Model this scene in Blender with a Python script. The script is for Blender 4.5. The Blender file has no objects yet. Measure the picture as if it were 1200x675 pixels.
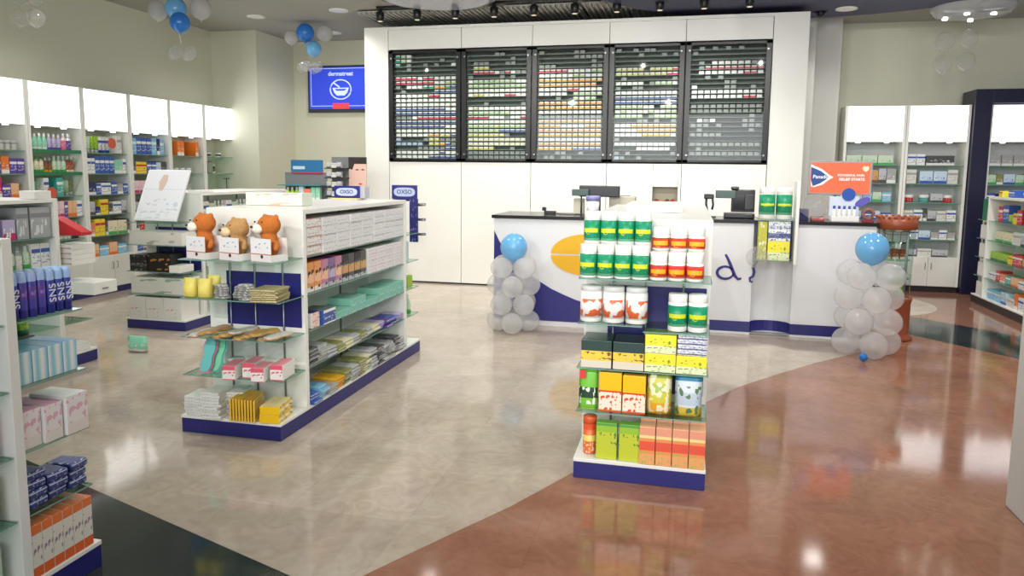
import bpy, bmesh, math, random
from mathutils import Vector, Matrix
random.seed(7)
PI = math.pi
SC = bpy.context.scene
COL = SC.collection
# ------------------------------------------------------------------ helpers
def link(name, me, parent=None, loc=(0,0,0), rz=0, rot=None):
    o = bpy.data.objects.new(name, me); COL.objects.link(o)
    o.location = loc; o.rotation_euler = rot if rot else (0,0,rz)
    if parent: o.parent = parent
    return o
def tag(o, label=None, cat=None, group=None, kind=None):
    if label: o['label'] = label
    if cat: o['category'] = cat
    if group: o['group'] = group
    if kind: o['kind'] = kind
    return o
def thing(name, label, cat, loc=(0,0,0), rz=0, group=None, rot=None):
    return tag(link(name, None, None, loc, rz, rot), label, cat, group)
def struct(name, me, loc=(0,0,0), rz=0, label=None):
    return tag(link(name, me, None, loc, rz), label, None, None, 'structure')
def copy_tree(o, parent=None):
    c = o.copy(); COL.objects.link(c); c.parent = parent
    for ch in o.children: copy_tree(ch, c)
    return c
ORD = ('first second third fourth fifth sixth seventh eighth ninth tenth eleventh twelfth thirteenth fourteenth fifteenth sixteenth '
       'seventeenth eighteenth nineteenth twentieth twenty-first twenty-second twenty-third twenty-fourth twenty-fifth twenty-sixth '
       'twenty-seventh twenty-eighth twenty-ninth thirtieth').split()
# ------------------------------------------------------------------ materials
def srgb(c):
    if isinstance(c, str):
        c = C[c]
    return tuple(((v/255)/12.92 if v/255 <= .04045 else ((v/255+.055)/1.055)**2.4) for v in c) + (1,)
C = dict(white=(236,236,232), offwhite=(222,221,214), grey=(165,166,166), darkgrey=(75,77,80), black=(22,22,25), navy=(30,30,96),
    blue=(52,92,176), lightblue=(128,190,224), teal=(70,172,164), mint=(142,210,180), green=(70,168,84), lime=(160,200,50), darkgreen=(20,120,84),
    yellow=(240,214,60), gold=(230,176,30), orange=(232,122,42), peach=(240,190,150), red=(200,40,48), pink=(226,110,150), magenta=(196,40,110),
    purple=(96,70,160), lilac=(190,178,214), brown=(120,76,50), tan=(206,160,100), cream=(232,222,190), salmon=(230,130,100), silver=(190,192,196),
    paleblue=(200,220,236), palegreen=(200,220,196), palepink=(240,206,214), olive=(140,140,80), rust=(160,70,44))
_M = {}
def mat(name, color=None, rough=.5, metal=0, emit=0, spec=.5, **k):
    if name in _M: return _M[name]
    m = bpy.data.materials.new(name); m.use_nodes = True; _M[name] = m
    b = m.node_tree.nodes['Principled BSDF']
    b.inputs['Base Color'].default_value = srgb(color or name)
    b.inputs['Roughness'].default_value = rough; b.inputs['Metallic'].default_value = metal
    b.inputs['Specular IOR Level'].default_value = spec
    if emit:
        b.inputs['Emission Color'].default_value = srgb(color or name); b.inputs['Emission Strength'].default_value = emit
    return m
def N(m, t, **k):
    n = m.node_tree.nodes.new(t)
    for a, v in k.items(): setattr(n, a, v)
    return n
def L(m, a, b): m.node_tree.links.new(a, b)
def soft(name, color, rough=.6, scale=6, amt=.08, **k):
    """a plain material with a little procedural unevenness"""
    if name in _M: return _M[name]
    m = mat(name, color, rough, **k); b = m.node_tree.nodes['Principled BSDF']
    tc = N(m,'ShaderNodeTexCoord'); no = N(m,'ShaderNodeTexNoise'); no.inputs['Scale'].default_value = scale; no.inputs['Detail'].default_value = 4
    mx = N(m,'ShaderNodeMix', data_type='RGBA'); c = srgb(color)
    mx.inputs[6].default_value = tuple(v*(1-amt) for v in c[:3])+(1,); mx.inputs[7].default_value = tuple(min(1,v*(1+amt)) for v in c[:3])+(1,)
    L(m, tc.outputs['Object'], no.inputs['Vector']); L(m, no.outputs['Fac'], mx.inputs[0]); L(m, mx.outputs[2], b.inputs['Base Color'])
    return m
def printed(name, base, bands=(), ink=None, sx=9, sz=14, thr=.58, rough=.35, lo=0, hi=1):
    """packaging print: horizontal bands over the height of the pack plus broken marks of ink"""
    if name in _M: return _M[name]
    m = mat(name, base, rough); b = m.node_tree.nodes['Principled BSDF']
    tc = N(m,'ShaderNodeTexCoord'); sp = N(m,'ShaderNodeSeparateXYZ'); L(m, tc.outputs['Generated'], sp.inputs[0])
    r = N(m,'ShaderNodeValToRGB'); r.color_ramp.interpolation = 'CONSTANT'; L(m, sp.outputs['Z'], r.inputs[0])
    pts = []; z = 0
    for z0, z1, c in sorted(bands, key=lambda q: q[0]):
        if z0 > z: pts.append((z, base))
        pts.append((z0, c)); z = z1
    if z < 1: pts.append((z, base))
    e = r.color_ramp.elements
    e[0].position = pts[0][0]; e[0].color = srgb(pts[0][1])
    e[1].position = 1; e[1].color = srgb(pts[-1][1])
    for p, c in pts[1:]:
        q = e.new(min(p, .999)); q.color = srgb(c)
    out = r.outputs[0]
    if ink:
        mp = N(m,'ShaderNodeMapping'); mp.inputs['Scale'].default_value = (sx, sx, sz); L(m, tc.outputs['Generated'], mp.inputs[0])
        no = N(m,'ShaderNodeTexNoise'); no.inputs['Scale'].default_value = 1; no.inputs['Detail'].default_value = 1; L(m, mp.outputs[0], no.inputs['Vector'])
        g = N(m,'ShaderNodeMath', operation='GREATER_THAN'); g.inputs[1].default_value = thr; L(m, no.outputs['Fac'], g.inputs[0])
        a = N(m,'ShaderNodeMath', operation='GREATER_THAN'); a.inputs[1].default_value = lo; L(m, sp.outputs['Z'], a.inputs[0])
        c2 = N(m,'ShaderNodeMath', operation='LESS_THAN'); c2.inputs[1].default_value = hi; L(m, sp.outputs['Z'], c2.inputs[0])
        m1 = N(m,'ShaderNodeMath', operation='MULTIPLY'); L(m, g.outputs[0], m1.inputs[0]); L(m, a.outputs[0], m1.inputs[1])
        m2 = N(m,'ShaderNodeMath', operation='MULTIPLY'); L(m, m1.outputs[0], m2.inputs[0]); L(m, c2.outputs[0], m2.inputs[1])
        mx = N(m,'ShaderNodeMix', data_type='RGBA'); L(m, m2.outputs[0], mx.inputs[0]); L(m, out, mx.inputs[6]); mx.inputs[7].default_value = srgb(ink)
        out = mx.outputs[2]
    L(m, out, b.inputs['Base Color'])
    return m
def glassy(name, tint, clear, gloss_rough=.02, body=None, body_amt=0):
    """thin glass or plastic film: light passes, fresnel shine, an optional milky body"""
    if name in _M: return _M[name]
    m = bpy.data.materials.new(name); m.use_nodes = True; _M[name] = m
    nt = m.node_tree; nt.nodes.clear()
    out = N(m,'ShaderNodeOutputMaterial'); tr = N(m,'ShaderNodeBsdfTransparent'); tr.inputs[0].default_value = srgb(tint)
    gl = N(m,'ShaderNodeBsdfGlossy'); gl.inputs['Roughness'].default_value = gloss_rough
    fn = N(m,'ShaderNodeFresnel'); fn.inputs[0].default_value = 1.45; ge = N(m,'ShaderNodeNewGeometry')
    fr = N(m,'ShaderNodeMath', operation='MULTIPLY'); sb = N(m,'ShaderNodeMath', operation='SUBTRACT'); sb.inputs[0].default_value = 1; L(m, ge.outputs['Backfacing'], sb.inputs[1]); L(m, fn.outputs[0], fr.inputs[0]); L(m, sb.outputs[0], fr.inputs[1])
    first = tr.outputs[0]
    if body:
        d0 = N(m,'ShaderNodeBsdfDiffuse'); d0.inputs[0].default_value = srgb(body); tl = N(m,'ShaderNodeBsdfTranslucent'); tl.inputs[0].default_value = srgb(body)
        df = N(m,'ShaderNodeMixShader'); df.inputs[0].default_value = .5; L(m, d0.outputs[0], df.inputs[1]); L(m, tl.outputs[0], df.inputs[2])
        m0 = N(m,'ShaderNodeMixShader'); m0.inputs[0].default_value = body_amt
        L(m, tr.outputs[0], m0.inputs[1]); L(m, df.outputs[0], m0.inputs[2]); first = m0.outputs[0]
    mx = N(m,'ShaderNodeMixShader'); L(m, fr.outputs[0], mx.inputs[0]); L(m, first, mx.inputs[1]); L(m, gl.outputs[0], mx.inputs[2])
    L(m, mx.outputs[0], out.inputs[0])
    return m
WHITE = mat('white_board', (238,238,232), .32)
NAVY = soft('navy_laminate', (36,36,112), .35, 5, .06)
STEEL = mat('brushed_steel', (150,152,155), .3, .9)
BLACKM = mat('black_metal', (18,19,22), .4)
GREY = mat('grey_paint', (160,162,162), .5)
GLASS = glassy('shelf_glass', (214,236,226), 1)
GEDGE = mat('glass_edge', (120,160,146), .15)
PANE = glassy('cabinet_glass', (250,252,251), 1)
GLOW = mat('lit_panel', (252,253,255), .5, emit=2.2)
LAMP = mat('lamp_glow', (255,252,244), .5, emit=7)
# ------------------------------------------------------------------ mesh builders
class MB:
    def __init__(s): s.b = bmesh.new(); s.m = []
    def mi(s, m):
        if m not in s.m: s.m.append(m)
        return s.m.index(m)
    def box(s, x0, x1, y0, y1, z0, z1, m=None, bev=0):
        g = bmesh.ops.create_cube(s.b, size=1)['verts']
        for v in g: v.co = Vector((x0+(v.co.x+.5)*(x1-x0), y0+(v.co.y+.5)*(y1-y0), z0+(v.co.z+.5)*(z1-z0)))
        fs = {f for v in g for f in v.link_faces}
        for f in fs: f.material_index = s.mi(m) if m else 0
        if bev:
            es = list({e for v in g for e in v.link_edges})
            bmesh.ops.bevel(s.b, geom=es, offset=bev, segments=2, profile=.5, affect='EDGES')
        return s
    def lathe(s, prof, mats=None, n=24, c=(0,0,0), sx=1, sy=1):
        rings = []
        for r, z in prof:
            rings.append([s.b.verts.new((c[0]+r*sx*math.cos(2*PI*i/n), c[1]+r*sy*math.sin(2*PI*i/n), c[2]+z)) for i in range(n)])
        for k in range(len(rings)-1):
            mm = s.mi(mats[k]) if isinstance(mats, (list,tuple)) else (s.mi(mats) if mats else 0)
            for i in range(n):
                f = s.b.faces.new((rings[k][i], rings[k][(i+1)%n], rings[k+1][(i+1)%n], rings[k+1][i])); f.material_index = mm; f.smooth = True
        if prof[0][0] > 1e-4:
            f = s.b.faces.new(rings[0][::-1]); f.material_index = 0
        if prof[-1][0] > 1e-4:
            f = s.b.faces.new(rings[-1]); f.material_index = len(s.m)-1 if not isinstance(mats,(list,tuple)) else s.mi(mats[-1])
        return s
    def poly(s, pts, z0, z1, m=None):
        """prism over a polygon in plan"""
        a = [s.b.verts.new((x,y,z0)) for x,y in pts]; b = [s.b.verts.new((x,y,z1)) for x,y in pts]
        k = s.mi(m) if m else 0; n = len(pts)
        for f in [s.b.faces.new(a[::-1]), s.b.faces.new(b)] + [s.b.faces.new((a[i],a[(i+1)%n],b[(i+1)%n],b[i])) for i in range(n)]: f.material_index = k
        return s
    def plate(s, pts, y0, y1, m=None):
        """prism over an outline in the x-z plane"""
        a = [s.b.verts.new((x,y0,z)) for x,z in pts]; b = [s.b.verts.new((x,y1,z)) for x,z in pts]
        k = s.mi(m) if m else 0; n = len(pts)
        for f in [s.b.faces.new(a), s.b.faces.new(b[::-1])] + [s.b.faces.new((a[(i+1)%n],a[i],b[i],b[(i+1)%n])) for i in range(n)]: f.material_index = k
        return s
    def tube(s, pts, r, m=None, n=8):
        k = s.mi(m) if m else 0; rings = []; pts = [Vector(p) for p in pts]
        for i, p in enumerate(pts):
            d = (pts[min(i+1,len(pts)-1)] - pts[max(i-1,0)]).normalized()
            a = d.cross(Vector((0,0,1)) if abs(d.z) < .9 else Vector((1,0,0))).normalized(); b = d.cross(a)
            rings.append([s.b.verts.new(p + a*r*math.cos(2*PI*j/n) + b*r*math.sin(2*PI*j/n)) for j in range(n)])
        for q in range(len(rings)-1):
            for j in range(n):
                f = s.b.faces.new((rings[q][j], rings[q][(j+1)%n], rings[q+1][(j+1)%n], rings[q+1][j])); f.material_index = k; f.smooth = True
        for rr in (rings[0][::-1], rings[-1]):
            s.b.faces.new(rr).material_index = k
        return s
    def sphere(s, c, r, m=None, sx=1, sy=1, sz=1, n=16):
        g = bmesh.ops.create_uvsphere(s.b, u_segments=n, v_segments=max(6,n*2//3), radius=r)['verts']
        for v in g: v.co = Vector((c[0]+v.co.x*sx, c[1]+v.co.y*sy, c[2]+v.co.z*sz))
        for f in {f for v in g for f in v.link_faces}: f.material_index = s.mi(m) if m else 0; f.smooth = True
        return s
    def mesh(s, name='m', *mats):
        me = bpy.data.meshes.new(name); bmesh.ops.recalc_face_normals(s.b, faces=s.b.faces); s.b.to_mesh(me); s.b.free()
        for m in (mats or s.m): me.materials.append(m)
        return me
def bx(x0,x1,y0,y1,z0,z1,m,bev=0): return MB().box(x0,x1,y0,y1,z0,z1,m,bev).mesh('box')
_G = {}
def carton_me(w, d, h, mf, ms=None, mt=None, bev=.0025):
    key = ('c',w,d,h,mf.name,(ms or mf).name,(mt or ms or mf).name)
    if key in _G: return _G[key]
    ms = ms or mf; mt = mt or ms
    B = MB(); B.mi(mf); B.box(-w/2,w/2,-d/2,d/2,0,h,mf,bev); me = B.mesh('carton', mf, ms, mt)
    for p in me.polygons:
        n = p.normal
        p.material_index = 2 if abs(n.z) > .8 else (0 if n.y < -.8 else 1)
    _G[key] = me; return me
def lathe_me(key, prof, mats, n=18, sx=1, sy=1):
    key = ('l',)+tuple(key)
    if key not in _G:
        _G[key] = MB().lathe(prof, mats, n, sx=sx, sy=sy).mesh('lathe')
    return _G[key]
def glass_me(w, d, t=.006):
    """glass shelf: origin at one corner, top at z=0, green edges"""
    key = ('g',w,d,t)
    if key not in _G:
        me = MB().box(0,w,0,d,-t,0,GLASS).mesh('glass', GLASS, GEDGE)
        for p in me.polygons: p.material_index = 0 if abs(p.normal.z) > .8 else 1
        _G[key] = me
    return _G[key]
def text_me(body, size, m, ext=.001, bold=0):
    cu = bpy.data.curves.new('t', 'FONT'); cu.body = body; cu.size = size; cu.extrude = ext; cu.align_x = 'CENTER'; cu.align_y = 'CENTER'; cu.offset = bold
    cu.resolution_u = 3
    o = bpy.data.objects.new('t', cu); COL.objects.link(o)
    me = bpy.data.meshes.new_from_object(o.evaluated_get(bpy.context.evaluated_depsgraph_get()))
    bpy.data.objects.remove(o); bpy.data.curves.remove(cu)
    me.materials.clear(); me.materials.append(m); return me
def lettering(body, size, m, parent, loc, rz=0, bold=0, roll=0, name='lettering'):
    return link(name, text_me(body, size, m, bold=bold), parent, loc, rot=(PI/2, roll, rz))
def blob_me(spheres, m, vox=.008, noise=0):
    """one continuous body grown from overlapping balls"""
    B = MB()
    for c, r, s in spheres: B.sphere(c, r, None, *s, n=20)
    me = B.mesh('blob', m); o = bpy.data.objects.new('t', me); COL.objects.link(o)
    md = o.modifiers.new('r','REMESH'); md.mode = 'VOXEL'; md.voxel_size = vox; md.use_smooth_shade = True
    sm = o.modifiers.new('s','SMOOTH'); sm.iterations = 4
    bpy.context.view_layer.update()
    out = bpy.data.meshes.new_from_object(o.evaluated_get(bpy.context.evaluated_depsgraph_get()))
    bpy.data.objects.remove(o)
    if noise:
        for v in out.vertices: v.co += v.normal*random.uniform(-noise, noise)
    out.materials.clear(); out.materials.append(m); return out

# ------------------------------------------------------------------ camera
F, yaw, pitch, roll, y0 = 860.29, .2332, .11652, .010305, 301.51
fw = Vector((-math.sin(yaw)*math.cos(pitch), math.cos(yaw)*math.cos(pitch), -math.sin(pitch)))
r0 = Vector((math.cos(yaw), math.sin(yaw), 0)); u0 = r0.cross(fw)
rt = math.cos(roll)*r0 + math.sin(roll)*u0; up = -math.sin(roll)*r0 + math.cos(roll)*u0
cd = bpy.data.cameras.new('camera'); cd.sensor_width = 36; cd.lens = F/1200*36; cd.shift_y = -(337.5-y0)/1200; cd.clip_start = .05
cam = bpy.data.objects.new('camera', cd); COL.objects.link(cam)
cam.matrix_world = Matrix(((rt.x,up.x,-fw.x,0),(rt.y,up.y,-fw.y,0),(rt.z,up.z,-fw.z,1.6),(0,0,0,1)))
SC.camera = cam
SC.view_settings.view_transform = 'Standard'; SC.view_settings.look = 'None'; SC.view_settings.gamma = 1; SC.view_settings.exposure = 0
SC.view_settings.use_curve_mapping = False

# ------------------------------------------------------------------ floor
def stone(name, base, vein, tile=.6, amt=.5, rough=.09, grout=.9, bias=.35):
    m = mat(name, base, rough, spec=.5); b = m.node_tree.nodes['Principled BSDF']
    tc = N(m,'ShaderNodeTexCoord')
    n1 = N(m,'ShaderNodeTexNoise'); n1.inputs['Scale'].default_value = 1.6; n1.inputs['Detail'].default_value = 8; n1.inputs['Distortion'].default_value = 1.4
    n2 = N(m,'ShaderNodeTexNoise'); n2.inputs['Scale'].default_value = 7; n2.inputs['Detail'].default_value = 8; n2.inputs['Distortion'].default_value = 2.5
    br = N(m,'ShaderNodeTexBrick'); br.offset = 0; br.inputs['Scale'].default_value = 1; br.inputs['Brick Width'].default_value = tile; br.inputs['Row Height'].default_value = tile
    br.inputs['Mortar Size'].default_value = .0025; br.inputs['Color1'].default_value = (.92,.92,.92,1); br.inputs['Color2'].default_value = (1.06,1.06,1.06,1); br.inputs['Mortar'].default_value = (grout,)*3+(1,)
    for n in (n1, n2, br): L(m, tc.outputs['Object'], n.inputs['Vector'])
    ad = N(m,'ShaderNodeMath', operation='MULTIPLY_ADD'); ad.inputs[1].default_value = .5; L(m, n2.outputs['Fac'], ad.inputs[0])
    ml = N(m,'ShaderNodeMath', operation='MULTIPLY'); ml.inputs[1].default_value = .6; L(m, n1.outputs['Fac'], ml.inputs[0]); L(m, ml.outputs[0], ad.inputs[2])
    cr = N(m,'ShaderNodeMapRange'); cr.inputs[1].default_value = bias; cr.inputs[2].default_value = bias+.4; L(m, ad.outputs[0], cr.inputs[0])
    mx = N(m,'ShaderNodeMix', data_type='RGBA'); L(m, cr.outputs[0], mx.inputs[0]); mx.inputs[6].default_value = srgb(vein); mx.inputs[7].default_value = srgb(base)
    mu = N(m,'ShaderNodeMix', data_type='RGBA', blend_type='MULTIPLY'); mu.inputs[0].default_value = 1; L(m, mx.outputs[2], mu.inputs[6]); L(m, br.outputs['Color'], mu.inputs[7])
    L(m, mu.outputs[2], b.inputs['Base Color'])
    return m
MARB = stone('cream_marble', (200,188,172), (172,158,141))
SALM = stone('salmon_granite', (166,120,97), (136,92,73))
DARK = stone('dark_green_stone', (56,64,62), (38,46,45), grout=.85)
struct('floor', MB().poly([(-8.5,-2.5),(7,-2.5),(7,12.2),(-8.5,12.2)], -.1, 0, MARB).mesh('f'))
salm = [(-2.6,-2.5),(-2.1,.8),(-1.55,1.9),(-1.198,2.536),(-.986,2.909),(-.77,3.28),(-.5,3.84),(-.18,4.52),(.196,5.229),(.43,5.65),(.72,6.05),(1.10,6.55),(1.501,7.0),(2.101,7.682),(2.0,8.4),(2.0,11.9),(7,11.9),(7,-2.5)]
struct('floor.001', MB().poly(salm, 0, .0008, SALM).mesh('f'))
struct('floor.002', MB().poly([(-7,4.35),(-2.928,2.964),(-1.475,2.465),(-1.3,2.36),(-1.6,1.8),(-2.15,.8),(-2.6,-2.5),(-7,-2.5)], 0, .0012, DARK).mesh('f'))
struct('floor.003', MB().poly([(2.05,9.6),(2.49,9.122),(3.338,8.229),(5.2,6.2),(6.9,3.6),(6.3,3.1),(4.6,5.4),(2.878,7.221),(2.229,8.05),(1.9,8.5)], .0008, .0014, DARK).mesh('f'))
struct('floor.004', MB().poly([(2.1+.92*math.cos(a*PI/24), 9.95+.92*math.sin(a*PI/24)) for a in range(48)], .0014, .002, MARB).mesh('f'))

# ------------------------------------------------------------------ walls and ceiling
WALLC = soft('wall_paint', (216,216,196), .7, .8, .03)
WALLG = soft('wall_paint_grey', (205,205,200), .7, .8, .03)
CEIL = soft('ceiling_paint', (168,167,160), .8, 1.2, .05)
H = 3.75
struct('wall_left', bx(-7.6,-7.45,-2.5,10.53,0,H,WALLC))
B = MB(); B.box(-7.6,-6.65,10.53,11.65,0,H,WALLC); struct('wall_left.001', B.mesh())
struct('wall_back.002', bx(-6.65,6.95,11.65,11.8,0,H,WALLC))
B = MB()
struct('ceiling', MB().box(-7.6,7,-2.5,11.8,H,H+.1,CEIL).mesh())
# ribbed ceiling panels behind the spot track
RIB = mat('ribbed_metal', (176,176,170), .5)
for i in range(5):
    x = -4.45+1.02*i; B = MB()
    B.box(x, x+.98, 9.5, 10.4, H-.035, H-.02, RIB)
    for k in range(14): B.box(x+.02+k*.07, x+.045+k*.07, 9.5, 10.4, H-.06, H-.035, RIB)
    struct('ceiling.%03d' % (i+1), B.mesh())
DISC = mat('ceiling_disc_blue', (66,66,96), .6)
struct('ceiling.010', MB().lathe([(2.9,0),(2.9,.1)], DISC, 72, c=(1.45,7.72,H-.1)).mesh())
LDISC = mat('ceiling_disc_lilac', (176,176,190), .15)
struct('ceiling.011', MB().lathe([(.62,.0),(.72,.02),(.76,.06),(.76,.1)], LDISC, 48, c=(-3.03,8.68,H-.1)).mesh())

# tall white panelled wall, five columns, with a niche
XS = [-4.15,-3.08,-2.09,-1.06,-.09,.96]
TW = MB(); Y0 = 9.85
def pn(x0,x1,z0,z1,d=.04): TW.box(x0+.004,x1-.004,Y0,Y0+d,z0+.003,z1-.003,WHITE)
for a, b in zip(XS[:-1], XS[1:]):
    pn(a,b,3.265,3.54)
    if abs(b+.09) > .01: pn(a,b,0.02,1.72)
    else:
        pn(a,-.45,.02,1.72); pn(-.13,b,.02,1.72); TW.box(-.45,-.13,Y0,Y0+.04,.02,1.185,WHITE); TW.box(-.45,-.13,Y0,Y0+.04,1.42,1.717,WHITE)
TW.box(-.46,-.12,Y0+.04,Y0+.2,1.16,1.185,WHITE); TW.box(-.46,-.12,Y0+.2,Y0+.22,1.18,1.43,mat('niche_back',(196,188,166),.6))
TW.box(-4.51,-4.155,Y0,Y0+.04,.02,3.54,WHITE); TW.box(.965,1.38,Y0,Y0+.04,.02,3.54,WHITE)
TW.box(-4.51,-4.47,Y0+.04,11.6,.0,3.54,WHITE); TW.box(1.34,1.38,Y0+.04,11.6,.0,3.54,WHITE)
TW.box(-4.51,1.38,Y0+.3,Y0+.34,0,3.54,mat('cabinet_back',(100,108,102),.7))
TW.box(-4.51,1.38,Y0,Y0+.34,3.54,3.58,WHITE)
struct('wall_back', TW.mesh())
struct('trim_1', bx(-4.51,1.38,Y0+.03,Y0+.06,0,.02,mat('dark_skirting',(40,40,50),.5)))
# pilasters beside it
struct('trim_2', bx(1.4,1.62,10.9,11.65,0,H,WALLG)); struct('trim_3', bx(1.66,2.0,11.2,11.65,0,H,WALLG))
struct('pillar', MB().box(1.566,2.3,3.25,3.9,0,H,mat('pillar_paint',(214,216,214),.5),.01).mesh())

# ------------------------------------------------------------------ glazed medicine cabinets
rows = [
 ["tgw........","tgw........","t.........w","...........","...........","rrrrwrrwwww","rrrrrrrwwgg","..wwwttootb",".......bbbb","wwwwwwrrwww","wwwwwwwwwww","wwwwwwwwwww","bbbbbbbbbww","bbbbbbbbbbb","dddwrrrrrrr","bbbbbbbbbbb","bbbbbbbbbww","wwwwwwwwwww","wwwwwwooyyb","l.....yyddd","lllll.yyobd","......dddbb","wwwwwwwwbww","wwwwwwbbbbb"],
 ["...........","...........","...........",".yyy.......",".rrrrwdrwdd","...........","wggggggggww","ggggggggggg","wwwwwwwwwww","wyywwwwrrww","...........","...........","wgwwwwwwwww","ggggggggwww","rrrrwwwdwwr","wwwwwwwwwww","gggggyggggg","ggggggbbbbb","yyyyyyy....","ccccccccccc","ccccccccccc","yyyyy......","ddddddddddd","ddddddddddd"],
 ["...........","...........","...........","...........","rrrrrwwwwgg","wwwwwwggwww","ooooooooooo","oooooooooo.","wwwwwrrwwww","wwwww.ggggg","......gwgg.","ooooooooooo","ooooooooooo","wwwwwwwwwww","ddddddddddd","ooooooooooo","oooowwwwooo","ooooooooooo","ooooooooooo","wwwwwwwwwww","ooooooooooo","oooooobbbbb","...........","..........."],
 ["...........","...........","...........","...........","yyyyy.yyyyr","yyyyyyyyyrr","...........","wwwww..gggw","...........","wwwwwwwwwww","bbbbbbbbbbb","bbbbbbbbbbb","gggggww.ggg","wgwwwwgwwgg","ggggg..gggg","...........","wwwoooooooo","wwwwooooooo","wwwwwooooow","...........","wwwwwwwwwww","....wwwwww.","...........","l.........."],
 ["...........","...........","...........","...wwwwww..","..rrrrrrrrr",".wwwwwwwrrw","...........","...........","w..........","wwwwwwwwwww","wwwwwwwwrrw","...........","ddddddddddd","ddddddddddd","...........",".w.w.......","ddd........","...........","ddddd......","...........","ddddddddddd","...........","ddddddddddd","..........."]]
MC = dict(w=('white',(240,240,236)), r=('crimson',(206,44,84)), g=('pale green',(176,206,150)), b=('blue',(80,100,160)), o=('orange',(234,166,60)), y=('yellow',(214,206,110)),
          t=('teal',(60,160,140)), d=('dull grey',(142,148,144)), l=('pale blue',(176,196,220)), c=('cream',(232,230,196)))  # the pale blue boxes paint in a reflection on the cabinet glass
mw, mh, md_ = .063, .038, .10
def med_me(c):
    key = ('med', c)
    if key not in _G:
        col = MC[c][1]; B = MB()
        side = printed('med_'+c, col, ((.66,1.,(240,240,236)) ,) if c in 'rgboytc' else (), None)
        B.box(-mw/2,mw/2,-md_/2,md_/2,0,mh,side,.002); _G[key] = B.mesh('med')
    return _G[key]
CABN = ['first glazed wall cabinet from the screen end','second glazed wall cabinet from the screen end','middle glazed wall cabinet','fourth glazed wall cabinet from the screen end','glazed wall cabinet farthest from the screen']
cells = []
frameM = mat('black_frame', (16,16,19), .35)
for ci in range(5):
    a, b = XS[ci]+.01, XS[ci+1]-.01
    t = thing('glazed_cabinet', 'black framed ' + CABN[ci] + ' full of medicine boxes', 'cabinet', (0,0,0), 0, 'glazed medicine cabinets')
    B = MB(); z0, z1 = 1.74, 3.245
    for q in ((a,b,z0,z0+.03),(a,b,z1-.03,z1)): B.box(q[0],q[1],Y0-.02,Y0+.27,q[2],q[3],frameM)
    B.box(a,a+.06,Y0-.02,Y0+.03,z0,z1,frameM); B.box(b-.06,b,Y0-.02,Y0+.03,z0,z1,frameM)
    link('frame', B.mesh('frame'), t)
    link('back_panel', bx(a+.002,b-.002,Y0+.272,Y0+.29,z0,z1,mat('cabinet_inner',(140,150,142),.6)), t)
    link('glass_pane', bx(a+.055,b-.055,Y0-.005,Y0+.001,z0+.03,z1-.03,PANE), t)
    h = MB(); h.lathe([(.008,0),(.008,.012)], STEEL, 10); 
    for (hx,hz) in ((a+.04,z0+.09),(b-.04,z0+.09),(a+.04,z1-.1),(b-.04,z1-.1)):
        link('hinge', bx(hx-.012,hx+.012,Y0-.035,Y0-.021,hz-.012,hz+.012,STEEL,.003), t)
    h.b.free()
    x0, x1 = a+.075, b-.075; pit = (x1-x0)/11
    for r in range(24):
        z = z1-.03-(r+1)*(z1-z0-.06)/24
        link('shelf', bx(a+.055,b-.055,Y0+.035,Y0+.26,z,z+.004,mat('cabinet_shelf',(160,168,162),.5)), t)
        for k in range(11):
            ch = rows[ci][r][k]
            cells.append((ci, r, k, ch, x0+(k+.5)*pit, z+.0045))
nmed = 0; rest = MB()
WM = mat('plain_med_white',(240,240,236),.4)
bright = [q for q in cells if q[3] in 'rgboyt' ]
random.Random(3).shuffle(bright)
chosen = set((q[0],q[1],q[2]) for q in bright[:300])
for ci, r, k, ch, x, z in cells:
    if ch == '.': 
        if random.random() < .8: continue
        ch = 'd'
    if (ci,r,k) in chosen:
        o = link('medicine_box', med_me(ch), None, (x, Y0+.087, z))
        cabs = ['first glazed cabinet from the screen','second glazed cabinet from the screen','middle glazed cabinet','fourth glazed cabinet from the screen','fifth glazed cabinet from the screen'][ci]
        tag(o, '%s medicine box, %s of the %s row, %s' % (MC[ch][0], ORD[k], ORD[r], cabs), 'medicine box', 'medicine boxes in the glazed wall cabinets')
    else:
        zc = z+mh*(.66 if ch in 'rgboytc' else 1)
        rest.box(x-mw/2,x+mw/2,Y0+.04,Y0+.14,z,zc,mat('plain_med_'+MC[ch][0].replace(' ','_'), MC[ch][1], .4))
        if zc < z+mh-.001: rest.box(x-mw/2,x+mw/2,Y0+.04,Y0+.14,zc,z+mh,WM)
tag(link('medicine_boxes', rest.mesh('rest')), 'remaining small boxes packed on the shelves behind the cabinet glass', 'medicine boxes', 'medicine boxes in the glazed wall cabinets', 'stuff')
# niche contents
for i, (x, c) in enumerate(((-.40,'rust'),(-.33,'tan'),(-.26,'brown'),(-.19,'red'))):
    tag(link('gift_pouch', MB().lathe([(.028,0),(.036,.02),(.03,.05),(.012,.07)], soft('pouch_'+c,c), 12).mesh(), None, (x,9.96,1.186)), '%s small pouch, %s along the square wall niche behind the till' % (c, ORD[i]), 'pouch', 'pouches in the wall niche')

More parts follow.
